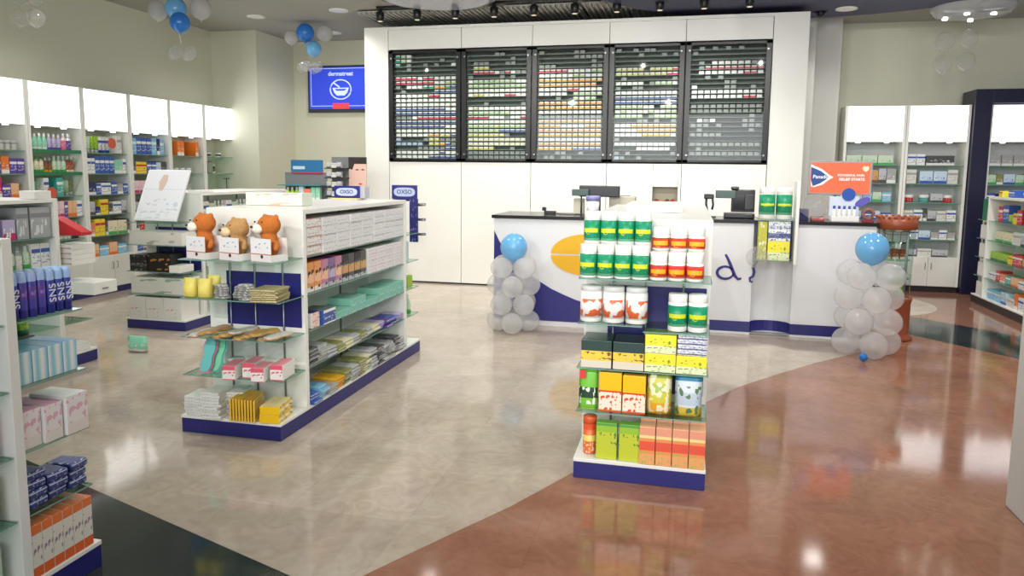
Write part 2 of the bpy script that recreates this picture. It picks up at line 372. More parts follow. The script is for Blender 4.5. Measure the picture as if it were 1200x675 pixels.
# ------------------------------------------------------------------ product catalogue
INK = dict(white='blue', offwhite='grey', grey='white', darkgrey='white', black='gold', navy='white', blue='white', lightblue='white', teal='white', mint='white', green='white', lime='darkgreen',
    darkgreen='yellow', yellow='red', gold='red', orange='white', peach='orange', red='white', pink='white', magenta='white', purple='white', lilac='purple', brown='gold', tan='brown', cream='green', salmon='white',
    silver='darkgrey', paleblue='blue', palegreen='green', palepink='magenta', olive='white', rust='cream')
def pm(c): return printed('pack_'+c, c, ((.62,.78,INK[c]),) if c in ('white','blue','green','yellow','pink','red','offwhite','purple','teal','lightblue') else ((.0,.22,INK[c]),), INK[c], 7, 12, .6, lo=.2, hi=.6)
def item_me(kind, c, w, h, d=None):
    if kind in ('carton','packet'):
        return carton_me(w, d or max(.05,w*.6), h, pm(c), mat('side_'+c, c, .4), mat('side_'+c, c, .4))
    r = w/2; cap = mat('cap_white',(235,235,235),.4) if c not in ('white','offwhite','cream') else mat('cap_'+INK[c], INK[c], .4)
    if kind == 'bottle':
        return lathe_me((kind,c,w,h), [(r*.9,0),(r,.006),(r,h*.66),(r*.45,h*.8),(r*.45,h*.82),(r*.45,h),(0,h)], [pm(c)]*4+[cap]*2, 12, 1, .7)
    if kind == 'jar':
        return lathe_me((kind,c,w,h), [(r*.93,0),(r,.005),(r,h*.68),(r*1.03,h*.7),(r*1.03,h),(0,h)], [pm(c)]*3+[cap]*2, 14)
    if kind == 'tube':   # cream tube standing on its cap
        return lathe_me((kind,c,w,h), [(r*.8,0),(r*.8,h*.16),(r,h*.18),(r,h*.5),(r*1.1,h*.97),(r*1.1,h)], [cap,cap,pm(c),pm(c),pm(c)], 12, 1, .45)
    if kind == 'pouch':
        key = ('p',c,w,h)
        if key not in _G:
            B = MB(); n = 8; pr = [(0,.25),(.1,.75),(.35,1),(.65,.8),(.88,.25),(1,.06)]; a=[]; m=pm(c)
            for t,th in pr:
                a.append([B.b.verts.new((w/2*x*(1 if t not in (0,) else .96), -y*th*(d or .035), t*h)) for x,y in [(-1,0),(-.6,.8),(0,1),(.6,.8),(1,0),(.6,-.8),(0,-1),(-.6,-.8)]])
            for k in range(len(a)-1):
                for i in range(8):
                    f = B.b.faces.new((a[k][i],a[k][(i+1)%8],a[k+1][(i+1)%8],a[k+1][i])); f.smooth = True
            B.b.faces.new(a[0][::-1]); B.b.faces.new(a[-1]); B.mi(m); _G[key] = B.mesh('pouch')
        return _G[key]
NAMES = dict(carton='product_carton', packet='flat_packet', bottle='lotion_bottle', jar='cream_jar', tube='cream_tube', pouch='refill_pouch')
CATS = dict(carton='box', packet='packet', bottle='bottle', jar='jar', tube='tube', pouch='pouch')
def gaps(w): return w
def fill(p0, dirv, length, spec, where, group, rz=0, depth_off=0, stack=1):
    """stand a row of products along a shelf; spec = list of (kind, colour, width, height[, depth, count, stack]) repeated to fill the length"""
    x = 0; i = 0; n = 0; miss = 0; d = Vector(dirv+(0,)); cnt = {}
    while True:
        kind, c, w, h, *o = spec[i % len(spec)] if i < 200 else spec[0]
        dep = o[0] if o else None; num = o[1] if len(o) > 1 else 1; st = o[2] if len(o) > 2 else 1
        for q in range(num):
            if x + w > length:
                miss += 1
                if miss > len(spec): return
                break
            miss = 0
            if kind != 'gap':
                me = item_me(kind, c, w*.96, h, dep)
                for s in range(st):
                    p = Vector(p0) + d*(x+w/2) + Vector((0,0,s*(h+.0006)))
                    cnt[kind] = cnt.get(kind,0)+1
                    ob = link(NAMES[kind], me, None, p, rz)
                    lvl = (' %s up,' % ORD[s] ) if st > 1 else ''
                    tag(ob, '%s %s,%s %s on %s' % (c, CATS[kind], lvl, ORD[min(cnt[kind]-1,29)], where), CATS[kind], group)
            x += w + .003
        i += 1
        if x > length-.02 or i > 300: return

# ------------------------------------------------------------------ gondolas
LV = (1.06,.825,.59,.355)
def gondola(label, x0, x1, yn, yf, near=True, far=True, side='right', z=1.355, capz=LV, sidez=LV, navy=(.62,.96), rods=True, kick=NAVY):
    """yn, yf: faces of the two end panels; end caps stick out .3 m beyond them"""
    t = thing('gondola_shelving', label, 'shelving unit', ((x0+x1)/2, yn, 0), 0, 'shelving units in the shop')
    ox, oy = (x0+x1)/2, yn
    def P(name, me, par=t, l=(0,0,0)): return link(name, me, par, (l[0]-ox if par is t else l[0], l[1]-oy if par is t else l[1], l[2]))
    ya = yn-.33 if near else yn; yb = yf+.33 if far else yf
    P('plinth', bx(x0,x1,ya,yb,.002,.09,kick,.002)); P('base_deck', bx(x0-.002,x1+.002,ya-.002,yb+.002,.09,.108,WHITE,.002))
    for k,(y,dr) in enumerate(((yn,-1),(yf,1))):
        pb = P('end_panel', bx(x0,x1,y-.02,y+.02,.108,z,WHITE,.003))
        if navy and ((dr<0 and near) or (dr>0 and far)):
            yy = y+dr*.021
            link('navy_inlay', bx(x0+.13,x1-.02,min(yy,yy+dr*.003),max(yy,yy+dr*.003),navy[0],navy[1],NAVY), pb)
    P('top_board', bx(x0,x1,yn+.021,yf-.021,z-.03,z-.001,WHITE,.003))
    xm = (x0+x1)/2; P('back_panel', bx(xm-.012,xm+.012,yn+.021,yf-.021,.108,z-.03,WHITE))
    for yy in [yn+.02+(yf-yn-.04)*q/3 for q in (1,2)]:
        for s in (-1,1): P('upright', bx(xm+s*.014-.002,xm+s*.014+.002,yy-.012,yy+.012,.108,z-.03,mat('slot_strip',(120,120,120),.4,.6)))
    for zz in sidez:
        for s in (-1,1):
            P('shelf', glass_me(round(x1-xm-.02,4), round(yf-yn-.06,4)), t, (xm+.015 if s>0 else x0+.004, yn+.03, zz))
    for cap, y, dr in ((near,yn,-1),(far,yf,1)):
        if not cap: continue
        for zz in capz:
            if isinstance(zz, tuple): a, b, zc = zz
            else: a, b, zc = 0, 1, zz
            P('end_shelf', glass_me(round((x1-x0)*(b-a)-.006,4), .285), t, (x0+(x1-x0)*a+.003, y-.308 if dr<0 else y+.023, zc))
        for xx in ((x0+.16,(x0+x1)/2,x1-.14) if rods else ()):
            zt = max(q[2] if isinstance(q,tuple) else q for q in capz)-.009
            P('support_rod', MB().lathe([(.006,.108),(.006,zt)], STEEL, 10).mesh(), t, (xx, y+dr*.03, 0))
    return t
g1 = gondola('long white double sided shelving with plush bears on its near end shelf', -2.95,-2.28,4.08,5.74)
g3 = gondola('short white shelving end with green lidded tubs, standing on the salmon floor', -.533,.138,4.02,5.72, capz=(1.06,(0,.5,.825),(.5,1,.80),.59,.355), navy=(.40,.99), far=False)
g2 = gondola('white shelving with a slanted white brochure board on its near end', -5.43,-4.76,6.49,8.1, capz=(1.06,.84,.575,.345), navy=(.55,1.0))
g5 = gondola('white shelving nearest the lit shelves with grey boxes under its top', -5.43,-4.76,3.1,4.72, z=1.355, near=False, navy=None)
g0 = gondola('white shelving at the frame edge with blue tubes on its end shelf', -2.92,-2.25,.55,2.02, near=False, navy=None, rods=False)
gr = gondola('white shelving with dark plinth standing by the navy cabinet frame', 3.6,4.27,8.0,10.14, near=False, navy=None, kick=mat('dark_plinth',(34,30,36),.4))

def tub(label, group, x, y, z, r, h, body, labelm, lidm, lid=.26, lab=(.07,.72), word=None, wordm=None, rz=0, ws=.03):
    t = thing('supplement_tub', label, 'tub', (x,y,z), rz, group)
    link('body', lathe_me(('tb',r,h,body.name), [(r*.95,0),(r,.004),(r,h*(1-lid)-.003),(r*.9,h*(1-lid))], body, 28), t)
    link('wraparound_label', lathe_me(('tl',r,h,labelm.name,lab), [(r+.0006,h*lab[0]),(r+.0008,h*lab[1])], labelm, 28), t)
    link('lid', lathe_me(('td',r,h,lidm.name,lid), [(r*.93,h*(1-lid)),(r*.98,h*(1-lid)+.003),(r*.98,h-.005),(r*.94,h),(0,h)], lidm, 28), t)
    if word: 
        B = MB()
        n=7
        for k in range(n):   # curved yellow swoosh across the label
            a0 = -PI/2 + (k-n/2)*.27; a1 = a0+.27; R = r+.0018
            zc = h*(lab[0]+lab[1])/2; hh = .011
            v = [B.b.verts.new((R*math.cos(a),R*math.sin(a),zc+s*hh)) for a,s in ((a0,-1),(a1,-1),(a1,1),(a0,1))]; B.b.faces.new(v)
        B.mi(wordm); nb = link('name_band', B.mesh('band'), t)
        ring = MB(); 
        pts = [((r+.0022)*math.cos(-PI/2-.25+.3*math.cos(q*PI/8)), (r+.0022)*math.sin(-PI/2-.25+.3*math.cos(q*PI/8)), h*(lab[0]+lab[1])/2-.004+.016*math.sin(q*PI/8)) for q in range(8,17)]
        ring.tube(pts, .0018, wordm, 5); link('swoosh_logo', ring.mesh('r'), t)
    return t
TUBW = mat('tub_plastic',(244,244,240),.3)
GLAB = printed('green_label',(22,146,104),((.0,.12,(120,200,160)),),(90,190,150),26,20,.62,lo=.02,hi=.3)
RLAB = printed('red_label',(214,52,40),((.0,.1,(240,150,120)),),(240,120,90),26,16,.62,lo=.02,hi=.3)
YEL = mat('label_yellow',(214,222,40),.35); YOR = mat('label_gold',(244,176,40),.35)
GG = 'green labelled tubs on the end shelf'
names4 = ['first','second','third','fourth']
for i in range(4):
    x = -.486+i*.0885
    tub('green tub with white lid, front row, %s counting from the support-free corner' % names4[i] if False else 'green labelled white lidded tub, lower front row, %s from the counter logo side' % names4[i], GG, x, 3.762, 1.061, .0435,.172, TUBW,GLAB,TUBW, word=1, wordm=YEL, rz=-.12+.05*i)
    tub('green labelled tub hidden behind the front row, %s from the counter logo side' % names4[i], GG, x+.004, 3.855, 1.061, .0435,.172, TUBW,GLAB,TUBW)
    tub('green labelled white lidded tub, raised upper row, %s from the counter logo side' % names4[i], GG, x+.004, 3.855, 1.2335, .0435,.165, TUBW,GLAB,TUBW, word=1, wordm=YEL, rz=-.12+.05*i)
for i in range(3):
    x = -.13+i*.09
    tub('red labelled white tub, lower row, %s from the green tubs' % names4[i], 'red labelled tubs', x, 3.77, 1.061,.043,.142,TUBW,RLAB,TUBW,.36,(.1,.55),1,YOR)
    tub('red labelled white tub hidden behind the lower row, %s from the green tubs' % names4[i], 'red labelled tubs', x+.004, 3.86, 1.061,.043,.142,TUBW,RLAB,TUBW,.36,(.1,.55))
    tub('red labelled white tub, raised upper row, %s from the green tubs' % names4[i], 'red labelled tubs', x+.004, 3.86, 1.204,.043,.12,TUBW,RLAB,TUBW,.36,(.1,.55),1,YOR)
OLAB = printed('orange_white_label',(244,242,238),(),(232,112,66),3.2,3.2,.5,lo=.06,hi=.8)
for i in range(3):
    x = -.472+i*.118
    tub('white tub with orange printed label, %s from the counter logo side' % names4[i], 'white and orange tubs', x, 3.80, .826,.056,.186,TUBW,OLAB,mat('clear_lid',(214,216,214),.15),.14,(.12,.78),rz=.5*i)
for i in range(2):
    tub('green labelled tub alone on the lower half shelf, %s one' % ('inner','outer')[i], GG, -.028+i*.1, 3.79, .801,.048,.19,TUBW,GLAB,TUBW,.22,(.14,.7),1,YEL)

def box_thing(name, label, cat, x, y, z, w, d, h, mf, ms, mt=None, rz=0, group=None, words_=(), rot=None):
    o = tag(link(name, carton_me(w,d,h,mf,ms,mt), None, (x,y,z), rz, rot), label, cat, group)
    for (txt, size, m, dx, dz) in words_: lettering(txt, size, m, o, (dx, -d/2-.0012, dz))
    return o
W_ = mat('side_white',(238,236,232),.35); DK = mat('lid_dark',(44,62,60),.2); YS = mat('side_yellow',(238,222,70),.35)
CR = printed('croissant_box',(240,200,70),((.0,.42,(222,214,196)),(.42,.5,(120,90,40))),(150,100,30),5,9,.6,lo=.1,hi=.8)
for i in range(2):
    box_thing('food_carton','yellow and cream carton with dark top, %s from the navy inlay edge' % names4[i],'box',-.43+i*.165,3.82,.591,.158,.2,.145,printed('dark_top_carton',(240,206,80),((.0,.28,(222,214,196)),(.62,1.,(46,70,66))),(120,92,40),6,10,.6,lo=.3,hi=.6),DK,DK,group='dark topped food cartons')
YP = printed('yellow_pack',(238,228,60),((.0,.42,(226,234,190)),),(120,150,60),7,9,.62,lo=.05,hi=.8)
for j in range(2):
    box_thing('food_carton.010','bright yellow carton, %s of the stack beside the dark topped cartons' % ('bottom','top')[j],'box',-.105,3.8,.591+j*.0975,.155,.16,.096,YP,YS,YS,group='bright yellow cartons')
box_thing('food_carton.020','bright yellow carton under the striped white packs','box',.05,3.8,.591,.15,.16,.092,YP,YS,YS,group='bright yellow cartons')
SW = printed('striped_pack',(232,234,236),((.15,.4,(70,80,130)),(.6,.8,(200,206,216))),(120,130,170),10,8,.55)
for j in range(4):
    box_thing('striped_packet','white and blue striped flat packet, %s up from the yellow carton' % names4[j],'packet',.05+.003*(j%2),3.8,.684+j*.0265,.145,.13,.0258,SW,W_,W_,group='striped white packets')
PG = printed('green_sachet',(118,196,60),((.3,.56,(40,70,50)),(.0,.05,(200,230,120))),(236,244,230),4,5,.56,lo=.15,hi=.56)
o = tag(link('refill_bag', item_me('pouch','lime',.10,.218,.02), None, (-.47,3.75,.356), rot=(-.04,0,0)), 'bright green snack bag with dark picture panel on the third shelf down', 'bag')
o.data = o.data.copy(); o.data.materials[0] = PG
link('red_flash', bx(-.046,-.014,-.0225,-.0205,.17,.215,mat('red_flash',(216,66,60),.4)), o)
PYL = printed('yellow_red_pack',(248,196,30),((.05,.5,(246,232,214)),(.5,.54,(226,60,40)),(.0,.05,(230,90,40))),(226,84,50),6,7,.6,lo=.05,hi=.5)
for i in range(2):
    box_thing('fruit_packet','yellow pack with white fruit picture panel, %s one from the green bag' % names4[i],'packet',-.355+i*.123,3.765,.356,.117,.05,.21-.008*i,PYL,mat('side_gold',(246,190,40),.4),group='yellow fruit packs')
PF1 = printed('fruit_bag',(214,206,70),((.0,.3,(236,170,40)),(.55,.75,(170,196,90)),(.9,1,(150,170,60))),(250,240,200),4,5,.52)
PF2 = printed('white_fruit_bag',(216,226,232),((.0,.24,(222,190,70)),(.86,1.,(70,150,190)),(.3,.6,(190,206,220))),(90,130,90),4,5,.6,lo=.05,hi=.75)
for (nm,x,w,m,lb) in (('snack_bag',-.105,.125,PF1,'yellow and green fruit snack bag beside the white snack bag'),('snack_bag.001',.042,.135,PF2,'pale blue and white snack bag with yellow fruit picture')):
    o = tag(link(nm, item_me('pouch','yellow' if w<.13 else 'white',w,.215,.035), None, (x,3.78,.356)), lb, 'bag', 'fruit snack bags'); o.data = o.data.copy(); o.data.materials[0] = m
OR1 = printed('orange_canister',(232,112,50),((.42,.62,(240,214,110)),(.8,1.,(222,84,40))),(250,220,190),6,9,.6,lo=.05,hi=.4)
t = thing('powder_canister','orange canister with yellow band at the corner of the base deck','canister',(-.462,3.79,.109)); link('body', lathe_me(('can',1),[(.034,0),(.036,.004),(.036,.165)],OR1,24),t); link('lid', lathe_me(('can',2),[(.037,.165),(.037,.2),(.033,.204),(0,.204)],mat('orange_lid',(222,92,44),.35),24),t)
GP = printed('green_carton',(150,196,60),((.0,.75,(196,206,60)),(.92,1.,(90,160,70))),(90,140,70),6,8,.62,lo=.4,hi=.75)
for i in range(2):
    box_thing('juice_pouch','lime green drink pouch on the base deck, %s from the orange canister' % names4[i],'pouch',-.365+i*.118,3.74,.109,.108-.002*i,.06,.195,GP,mat('side_green',(120,180,70),.3),group='lime green drink pouches')
OC = printed('orange_carton',(238,150,90),((.0,.3,(236,170,110)),(.38,.62,(232,92,70)),(.7,.78,(240,220,150)),(.78,1,(232,160,130))),(150,190,80),8,8,.62,lo=.0,hi=.35)
for j in range(2):
    for i in range(4):
        box_thing('tea_carton','orange and red carton, %s row of the base deck, %s from the green pouches' % (('front','rear')[j], names4[i]),'box',-.155+i*.083,3.735+j*.1,.109,.079,.09,.2+.012*j,OC,mat('side_peach',(240,180,140),.35),group='orange cartons on the base deck')
# a white carton and papers lying on the top board of the same unit
box_thing('parcel_carton','plain white flat carton lying on top of the tub shelving','box',-.2,4.9,1.356,.34,.5,.05,mat('plain_white',(240,238,236),.5),mat('plain_white2',(236,234,230),.5))

# ------------------------------------------------------------------ gondola 1: end shelf
BEARS = [(-2.825,'brown',(196,112,44),.25,'orange-brown plush bear in the white box at the outer corner'),(-2.60,'tan',(188,144,92),.1,'tan plush bear sitting in the middle white box'),(-2.39,'brown',(192,106,42),.3,'orange-brown plush bear in the white box nearest the long shelves')]
for i,(x,nm,col,tw,lb) in enumerate(BEARS):
    sc = 1 if i != 1 else .88
    fur = soft('fur_'+nm, col, .95, 60, .25)
    z = 1.061
    bp = printed('bear_box',(240,238,238),((.0,.3,(236,226,224)),(.3,.34,(196,120,110))),(150,160,200),5,9,.62,lo=.5,hi=.9)
    b = thing('gift_box', 'open white printed gift box holding the %s bear' % ('outer corner','middle tan','inner corner')[i], 'box', (x,3.86,z), -.28, 'white gift boxes with bears')
    w,d,h = .165,.13,.135
    link('front_panel', bx(-w/2,w/2,-d/2,-d/2+.004,0,h,bp), b)
    for s in (-1,1): link('side_panel', bx(min(s*w/2,s*(w/2-.004)),max(s*w/2,s*(w/2-.004)),-d/2+.004,d/2,0,h*.3,W_), b)
    link('rear_panel', bx(-w/2+.004,w/2-.004,d/2-.004,d/2,0,h,W_), b); link('base_panel', bx(-w/2+.004,w/2-.004,-d/2+.004,d/2-.004,0,.004,W_), b)
    link('paw_print', MB().lathe([(.011,0),(.011,.001)],mat('print_dark',(60,50,60),.5),14).mesh(), b, (.01,-d/2-.001,.03), rot=(PI/2,0,0))
    t = thing('teddy_bear', lb, 'plush toy', (x,3.865,z+.006), -.28, 'plush bears on the end shelf')
    hz = .2*sc+.004
    sph = [((0,0,.062),.05,(1.1,.9,1.1)),((0,0,hz),.067,(1.1,.92,.9)),((-.03,-.005,hz-.05),.03,(1,1,1)),((.0,0,.12),.048,(1,1,1.2)),
           ((.048,.01,hz+.045),.02,(1,.6,1)),((-.044,.01,hz+.047),.02,(1,.6,1)),
           ((.068,-.012,.085),.026,(.8,.8,1.3)),((.084,-.028,.074),.018,(.8,1,1.1))]
    sph = [s for s in sph]
    link('body', blob_me(sph, fur, .007, .0014), t)
    link('muzzle', MB().sphere((-.034,-.058,hz-.02),.035,soft('muzzle_'+nm,(244,236,220) if nm=='brown' else (236,206,160),.9,50,.08),1.1,.8,.8).mesh(), t)
    link('nose', MB().sphere((-.05,-.087,hz-.008),.009,mat('bear_nose',(70,38,30),.3),1.2,.8,.9,10).mesh(), t)
    for s in (-1,1): link('eye', MB().sphere((-.026+s*.03,-.056,hz+.02),.0055,mat('bear_eye',(20,14,12),.1),n=8).mesh(), t)
# shelf .825
def stack(name, label, cat, x, y, z, n, w, d, h, mf, ms, rz=0, group=None, jit=.01, mt=None):
    for k in range(n):
        box_thing(name, label % ORD[k] if '%' in label else label, cat, x+random.uniform(-jit,jit), y+random.uniform(-jit,jit), z+k*(h+.0008), w,d,h,mf,ms,mt, rz+random.uniform(-.08,.08), group)
for i,(x,y) in enumerate(((-2.888,3.80),(-2.82,3.93),(-2.79,3.80))):
    o = link('sponge_bag', item_me('pouch','yellow',.09,.12,.04), None, (x,y,.826), rz=.1*i); o.data = o.data.copy(); o.data.materials[0] = soft('sponge_yellow',(240,222,110),.5,30,.12)
    tag(o, 'crinkled pale yellow packet, %s from the outer corner under the bears' % ORD[i], 'packet', 'pale yellow packets under the bears')
CLR = printed('clear_pack',(176,178,176),((.0,.3,(150,146,140)),(.7,1,(210,212,212))),(110,108,104),9,3,.55)
for i,(x,y,n) in enumerate(((-2.70,3.83,6),(-2.60,3.88,5),(-2.52,3.81,7))):
    for k in range(n):
        o = link('blister_pack', lathe_me(('bl',1),[(.04,0),(.043,.003),(.036,.013),(0,.013)],CLR,14,1.15,.85), None, (x+random.uniform(-.008,.008),y,.826+k*.0138), rz=random.uniform(-.3,.3))
        tag(o, 'round clear pack, level %s of the %s pile under the bears' % (ORD[k], ORD[i]), 'blister pack', 'clear packs piled under the bears')
CRM = printed('cream_flat',(206,196,150),((.0,.4,(150,130,90)),),(120,100,60),8,3,.6)
stack('flat_packet.100','cream and brown flat packet, level %s of the pile under the inner bear','packet',-2.39,3.85,.826,6,.16,.19,.012,CRM,mat('side_khaki',(170,158,110),.5),.15,'cream packets piled under the bears')
# insole packs, shelf .59
def insole_me(c1, c2, key, L_=.2):
    k = ('ins', key)
    if k not in _G:
        pts = [(-.03,0),(-.036,.04),(-.03,.09),(-.038,.14),(-.03,.185),(0,.205),(.03,.18),(.036,.13),(.027,.09),(.033,.04),(.02,0),(0,-.008)]
        B = MB(); B.poly([(x*1.25,y*1.07-.006) for x,y in pts],0,.005,c1); B.poly(pts,.0052,.014,c2); _G[k] = B.mesh('ins')
    return _G[k]
PKY = soft('insole_gold',(210,176,96),.5,20,.15); PKB = soft('insole_edge',(206,160,120),.5,20,.1); PKW = soft('insole_white',(214,216,204),.4,20,.08)
k = 0
for i in range(11):
    x = -2.86+.05*i; m2 = (PKW,PKY,PKB,PKY,PKY,PKW,PKY,PKB,PKY,CRM,PKW)[i]; nm = ('white','golden','brown','golden','golden','white','golden','brown','golden','cream','white')[i]
    tag(link('insole_pack', insole_me(PKB if m2 is not PKB else PKY, m2, 'g%d'%i), None, (x, 3.77+.015*(i%2), .591+.0145*(i%3)), rot=(0,0,random.uniform(-.25,.05))),
        '%s flat insole pack, %s from the outer corner under the clear packs' % (nm, ORD[i]), 'insole pack', 'flat insole packs on the end shelf')
# shelf .355
TQ = mat('insole_turquoise',(92,200,196),.4); PK = mat('insole_pink',(226,110,160),.4); MN = mat('insole_mint',(120,214,170),.4)
for i,(x,c2,c1,lb) in enumerate(((-2.83,TQ,PK,'pink edged turquoise'),(-2.79,MN,TQ,'turquoise edged mint'))):
    tag(link('insole_pack.050', insole_me(c1,c2,'tq%d'%i), None, (x,3.83+.04*i,.369), rot=(1.25,.12,.15)), '%s insole pack standing up on the lowest glass shelf' % lb, 'insole pack', 'upright insole packs')
tag(link('plastic_tub', lathe_me(('pt',0),[(.04,0),(.048,.06),(.05,.062),(.05,.075),(0,.075)],mat('clear_plastic',(206,214,212),.15),20), None, (-2.69,3.94,.356)), 'small clear plastic tub between the insole packs and pink boxes','tub')
PW = printed('pink_white_box',(242,234,234),((.7,1.,(226,96,120)),(.0,.08,(226,120,130))),(214,110,110),4,5,.6,lo=.3,hi=.7)
for i,(x,y,rz) in enumerate(((-2.615,3.81,.18),(-2.52,3.87,.18),(-2.425,3.81,.18),(-2.33,3.87,.1))):
    box_thing('foot_care_carton','white box with pink printed edge, %s from the clear tub' % ORD[i],'box',x,y,.356,.078,.17,.085+.01*(i%2),PW,W_,mat('pink_top',(232,150,160),.4),rz,'pink and white boxes')
# base deck
WP = printed('white_book',(232,232,228),((.3,.4,(190,190,190)),),(170,172,176),8,4,.62)
for i,(x,y,n) in enumerate(((-2.86,3.82,7),(-2.74,3.80,9),(-2.66,3.9,8))):
    stack('white_packet','white flat packet, level %s of the ' + ORD[i] + ' pile on the base deck','packet',x,y,.109,n,.12,.16,.017,WP,mat('side_paper',(224,224,218),.6),.1,'white packets piled on the base deck')
YE = mat('envelope_yellow',(236,190,60),.45)
for i in range(9):
    box_thing('yellow_envelope','yellow padded envelope standing on edge, %s from the white piles' % ORD[i],'packet',-2.605+i*.0175,3.82,.109,.011,.2,.135,YE,printed('envelope_side',(228,186,70),((.2,.5,(206,170,80)),),(180,130,60),5,6,.62),None,.12+.02*i,'yellow envelopes on the base deck')
for k in range(2):
    box_thing('yellow_carton','flat yellow box, %s of two stacked at the base deck corner' % ('lower','upper')[k],'box',-2.358,3.835,.109+k*.0525,.12,.2,.052,mat('box_yellow',(244,196,20),.35),printed('yb_side',(240,200,60),((.3,.6,(250,240,200)),),(120,110,120),8,4,.6),printed('yb_top',(230,214,150),(),(110,110,140),5,5,.5),.12+.04*k,'flat yellow boxes')

# ------------------------------------------------------------------ gondola 1: long side (faces +x)
SW1 = 'white cartons on the top side shelf'
Y1 = 4.115
WB = printed('white_stack',(226,226,228),((.0,.1,(200,200,206)),),(176,178,188),5,6,.63)
WBP = printed('white_pink',(230,228,228),((.0,.16,(190,150,140)),),(190,160,150),6,6,.6)
for j in range(8):
    n = (4,4,4,4,4,5,5,5)[j]; c = (WBP,WB)[j>0]
    for k in range(n):
        w = .19; h = .228/n
        o = box_thing('white_carton','white carton, %s up in the %s pile along the top side shelf' % (ORD[k], ORD[j]),'box',-2.385+random.uniform(-.004,.004),Y1+.1+j*.2,1.061+k*(h+.0006),w,.2,h,
            c, W_, mat('pink_top',(232,150,160),.4) if j==0 and k==n-1 else W_, PI/2, SW1)
for j in range(8):   # dark seals on some cartons
    pass
cols = [('orange','orange'),('orange','orange'),('purple','pink'),('purple','purple'),('purple','pink'),('brown','black'),('brown','darkgrey'),('brown','black'),('brown','darkgrey')]
for j,(nm,c) in enumerate(cols):
    m = printed('hair_'+c,{'orange':(226,152,84),'purple':(132,104,150),'pink':(190,130,160),'brown':(120,92,66)}.get(c,c),((.0,.16,'white' if c=='orange' else 'silver'),(.3,.62,'peach' if c in('orange','pink') else ('lilac' if c=='purple' else 'tan'))),'black' if c=='orange' else 'darkgrey',3,4,.6,lo=.1,hi=.85)
    box_thing('hair_colour_carton','upright %s carton with portrait print, %s from the near panel' % (nm, ORD[j]),'box',-2.37,Y1+.06+j*.098,.826,.092,.14,.19,m,mat('side_'+c,c,.4),None,PI/2,'upright portrait cartons')
for j in range(4):
    for k in range(4):
        box_thing('white_carton.100','small white carton, %s up in the %s pile beyond the portrait cartons' % (ORD[k],ORD[j]),'box',-2.38,Y1+.99+j*.165,.826+k*.048,.158,.18,.0472,printed('white_pinkmark',(228,226,230),((.0,.1,(206,206,212)),),(220,160,170) if j==0 else (180,182,190),4,4,.64),W_,None,PI/2,'small white cartons beyond the portrait cartons')
# shelf .59: teal boxes
TL = printed('teal_flat',(136,198,174),((.0,.14,(190,224,210)),),(90,176,200),4,4,.6); TS = mat('teal_side',(134,194,174),.35)
box_thing('thick_book','navy and white carton lying flat by the near panel','box',-2.37,Y1+.1,.591,.1,.16,.1,printed('pw1',(240,214,206),(),(206,120,110),6,6,.6),W_,mat('side_navy','navy',.4),PI/2,'flat boxes on the third side shelf')
box_thing('thick_book.001','blue carton with white edge beside the navy carton','box',-2.36,Y1+.26,.591,.17,.17,.095,printed('pw2',(60,90,160),((.0,.1,'white'),(.8,1,'white')),'white',5,6,.62),mat('side_blue','blue',.4),mat('grey_top',(100,120,120),.4),PI/2,'flat boxes on the third side shelf')
for j in range(5):
    for k in range(2 if j in (1,4) else 1+(j==3)):
        box_thing('teal_carton','flat teal carton, %s up in the %s group of the third side shelf' % (ORD[k],ORD[j]),'box',-2.375,Y1+.47+j*.245,.591+k*.0505,.238,.19,.05,TL,TS,printed('teal_top',(128,186,166),(),(90,196,220),3,3,.56),PI/2,'flat teal cartons')
# shelf .355: bags and packets
for j in range(13):
    c = ('darkgrey','grey','silver','olive','cream','silver','olive','silver','cream','lilac','purple','blue','lilac')[j]
    for k in range(5 if j < 2 else 3):
        box_thing('soft_packet','%s soft packet, %s up in the %s heap along the fourth side shelf' % (c,ORD[k],ORD[j]),'packet',-2.375+random.uniform(-.02,.02),Y1+.07+j*.12,.356+k*.0215,.115,.17,.02,pm(c),mat('side_'+c,c,.4),printed('top_'+c,c,(),INK[c],5,5,.56),PI/2+random.uniform(-.08,.08),'soft packets on the fourth side shelf')
for j in range(14):
    c = ('blue','lightblue','grey','gold','olive','silver','olive','cream','silver','darkgrey','silver','grey','darkgrey','silver')[j]
    for k in range((3,4,3,4,5,5,6,6,7,7,6,6,7,5)[j]):
        box_thing('magazine_packet','%s flat packet, %s up in the %s pile along the base deck' % (c,ORD[k],ORD[j]),'packet',-2.37+random.uniform(-.02,.02),Y1+.06+j*.112,.109+k*.0205,.106,.19,.019,pm(c),mat('side_'+c,c,.4),printed('top_'+c,c,(),INK[c],5,5,.56),PI/2+random.uniform(-.07,.07),'flat packets on the long base deck')
# on its top board and far end
box_thing('pale_display_tray','long pale printed carton lying on top of the bear shelving','box',-2.70,4.5,1.356,.42,.14,.085,printed('pale_tray',(222,226,214),((.75,1,(236,238,232)),),(236,190,160),3,3,.64),mat('pale_side',(214,222,206),.4),W_,.0)
def sign_header(parent, w, h, loc):
    hd = link('header_card', bx(-w/2,w/2,-.006,.006,0,h,mat('sign_navy',(38,40,130),.35)), parent, loc)
    n=24; a,b = w*.42,h*.33
    link('oval_emblem', MB().plate([(a*math.copysign(abs(math.cos(q*2*PI/n))**.55,math.cos(q*2*PI/n)), h*.5+b*math.copysign(abs(math.sin(q*2*PI/n))**.8,math.sin(q*2*PI/n))) for q in range(n)],-.0085,-.0065,mat('oval_pale',(196,206,236),.4)).mesh(), hd)
    lettering('OXSO', h*.42, mat('sign_ink',(60,80,130),.4), hd, (0,-.0095,h*.5), bold=.0008)
    return hd
t = thing('counter_display','navy header display box with pale oval on the far end of the bear shelving top','display box',(-2.73,5.60,1.356))
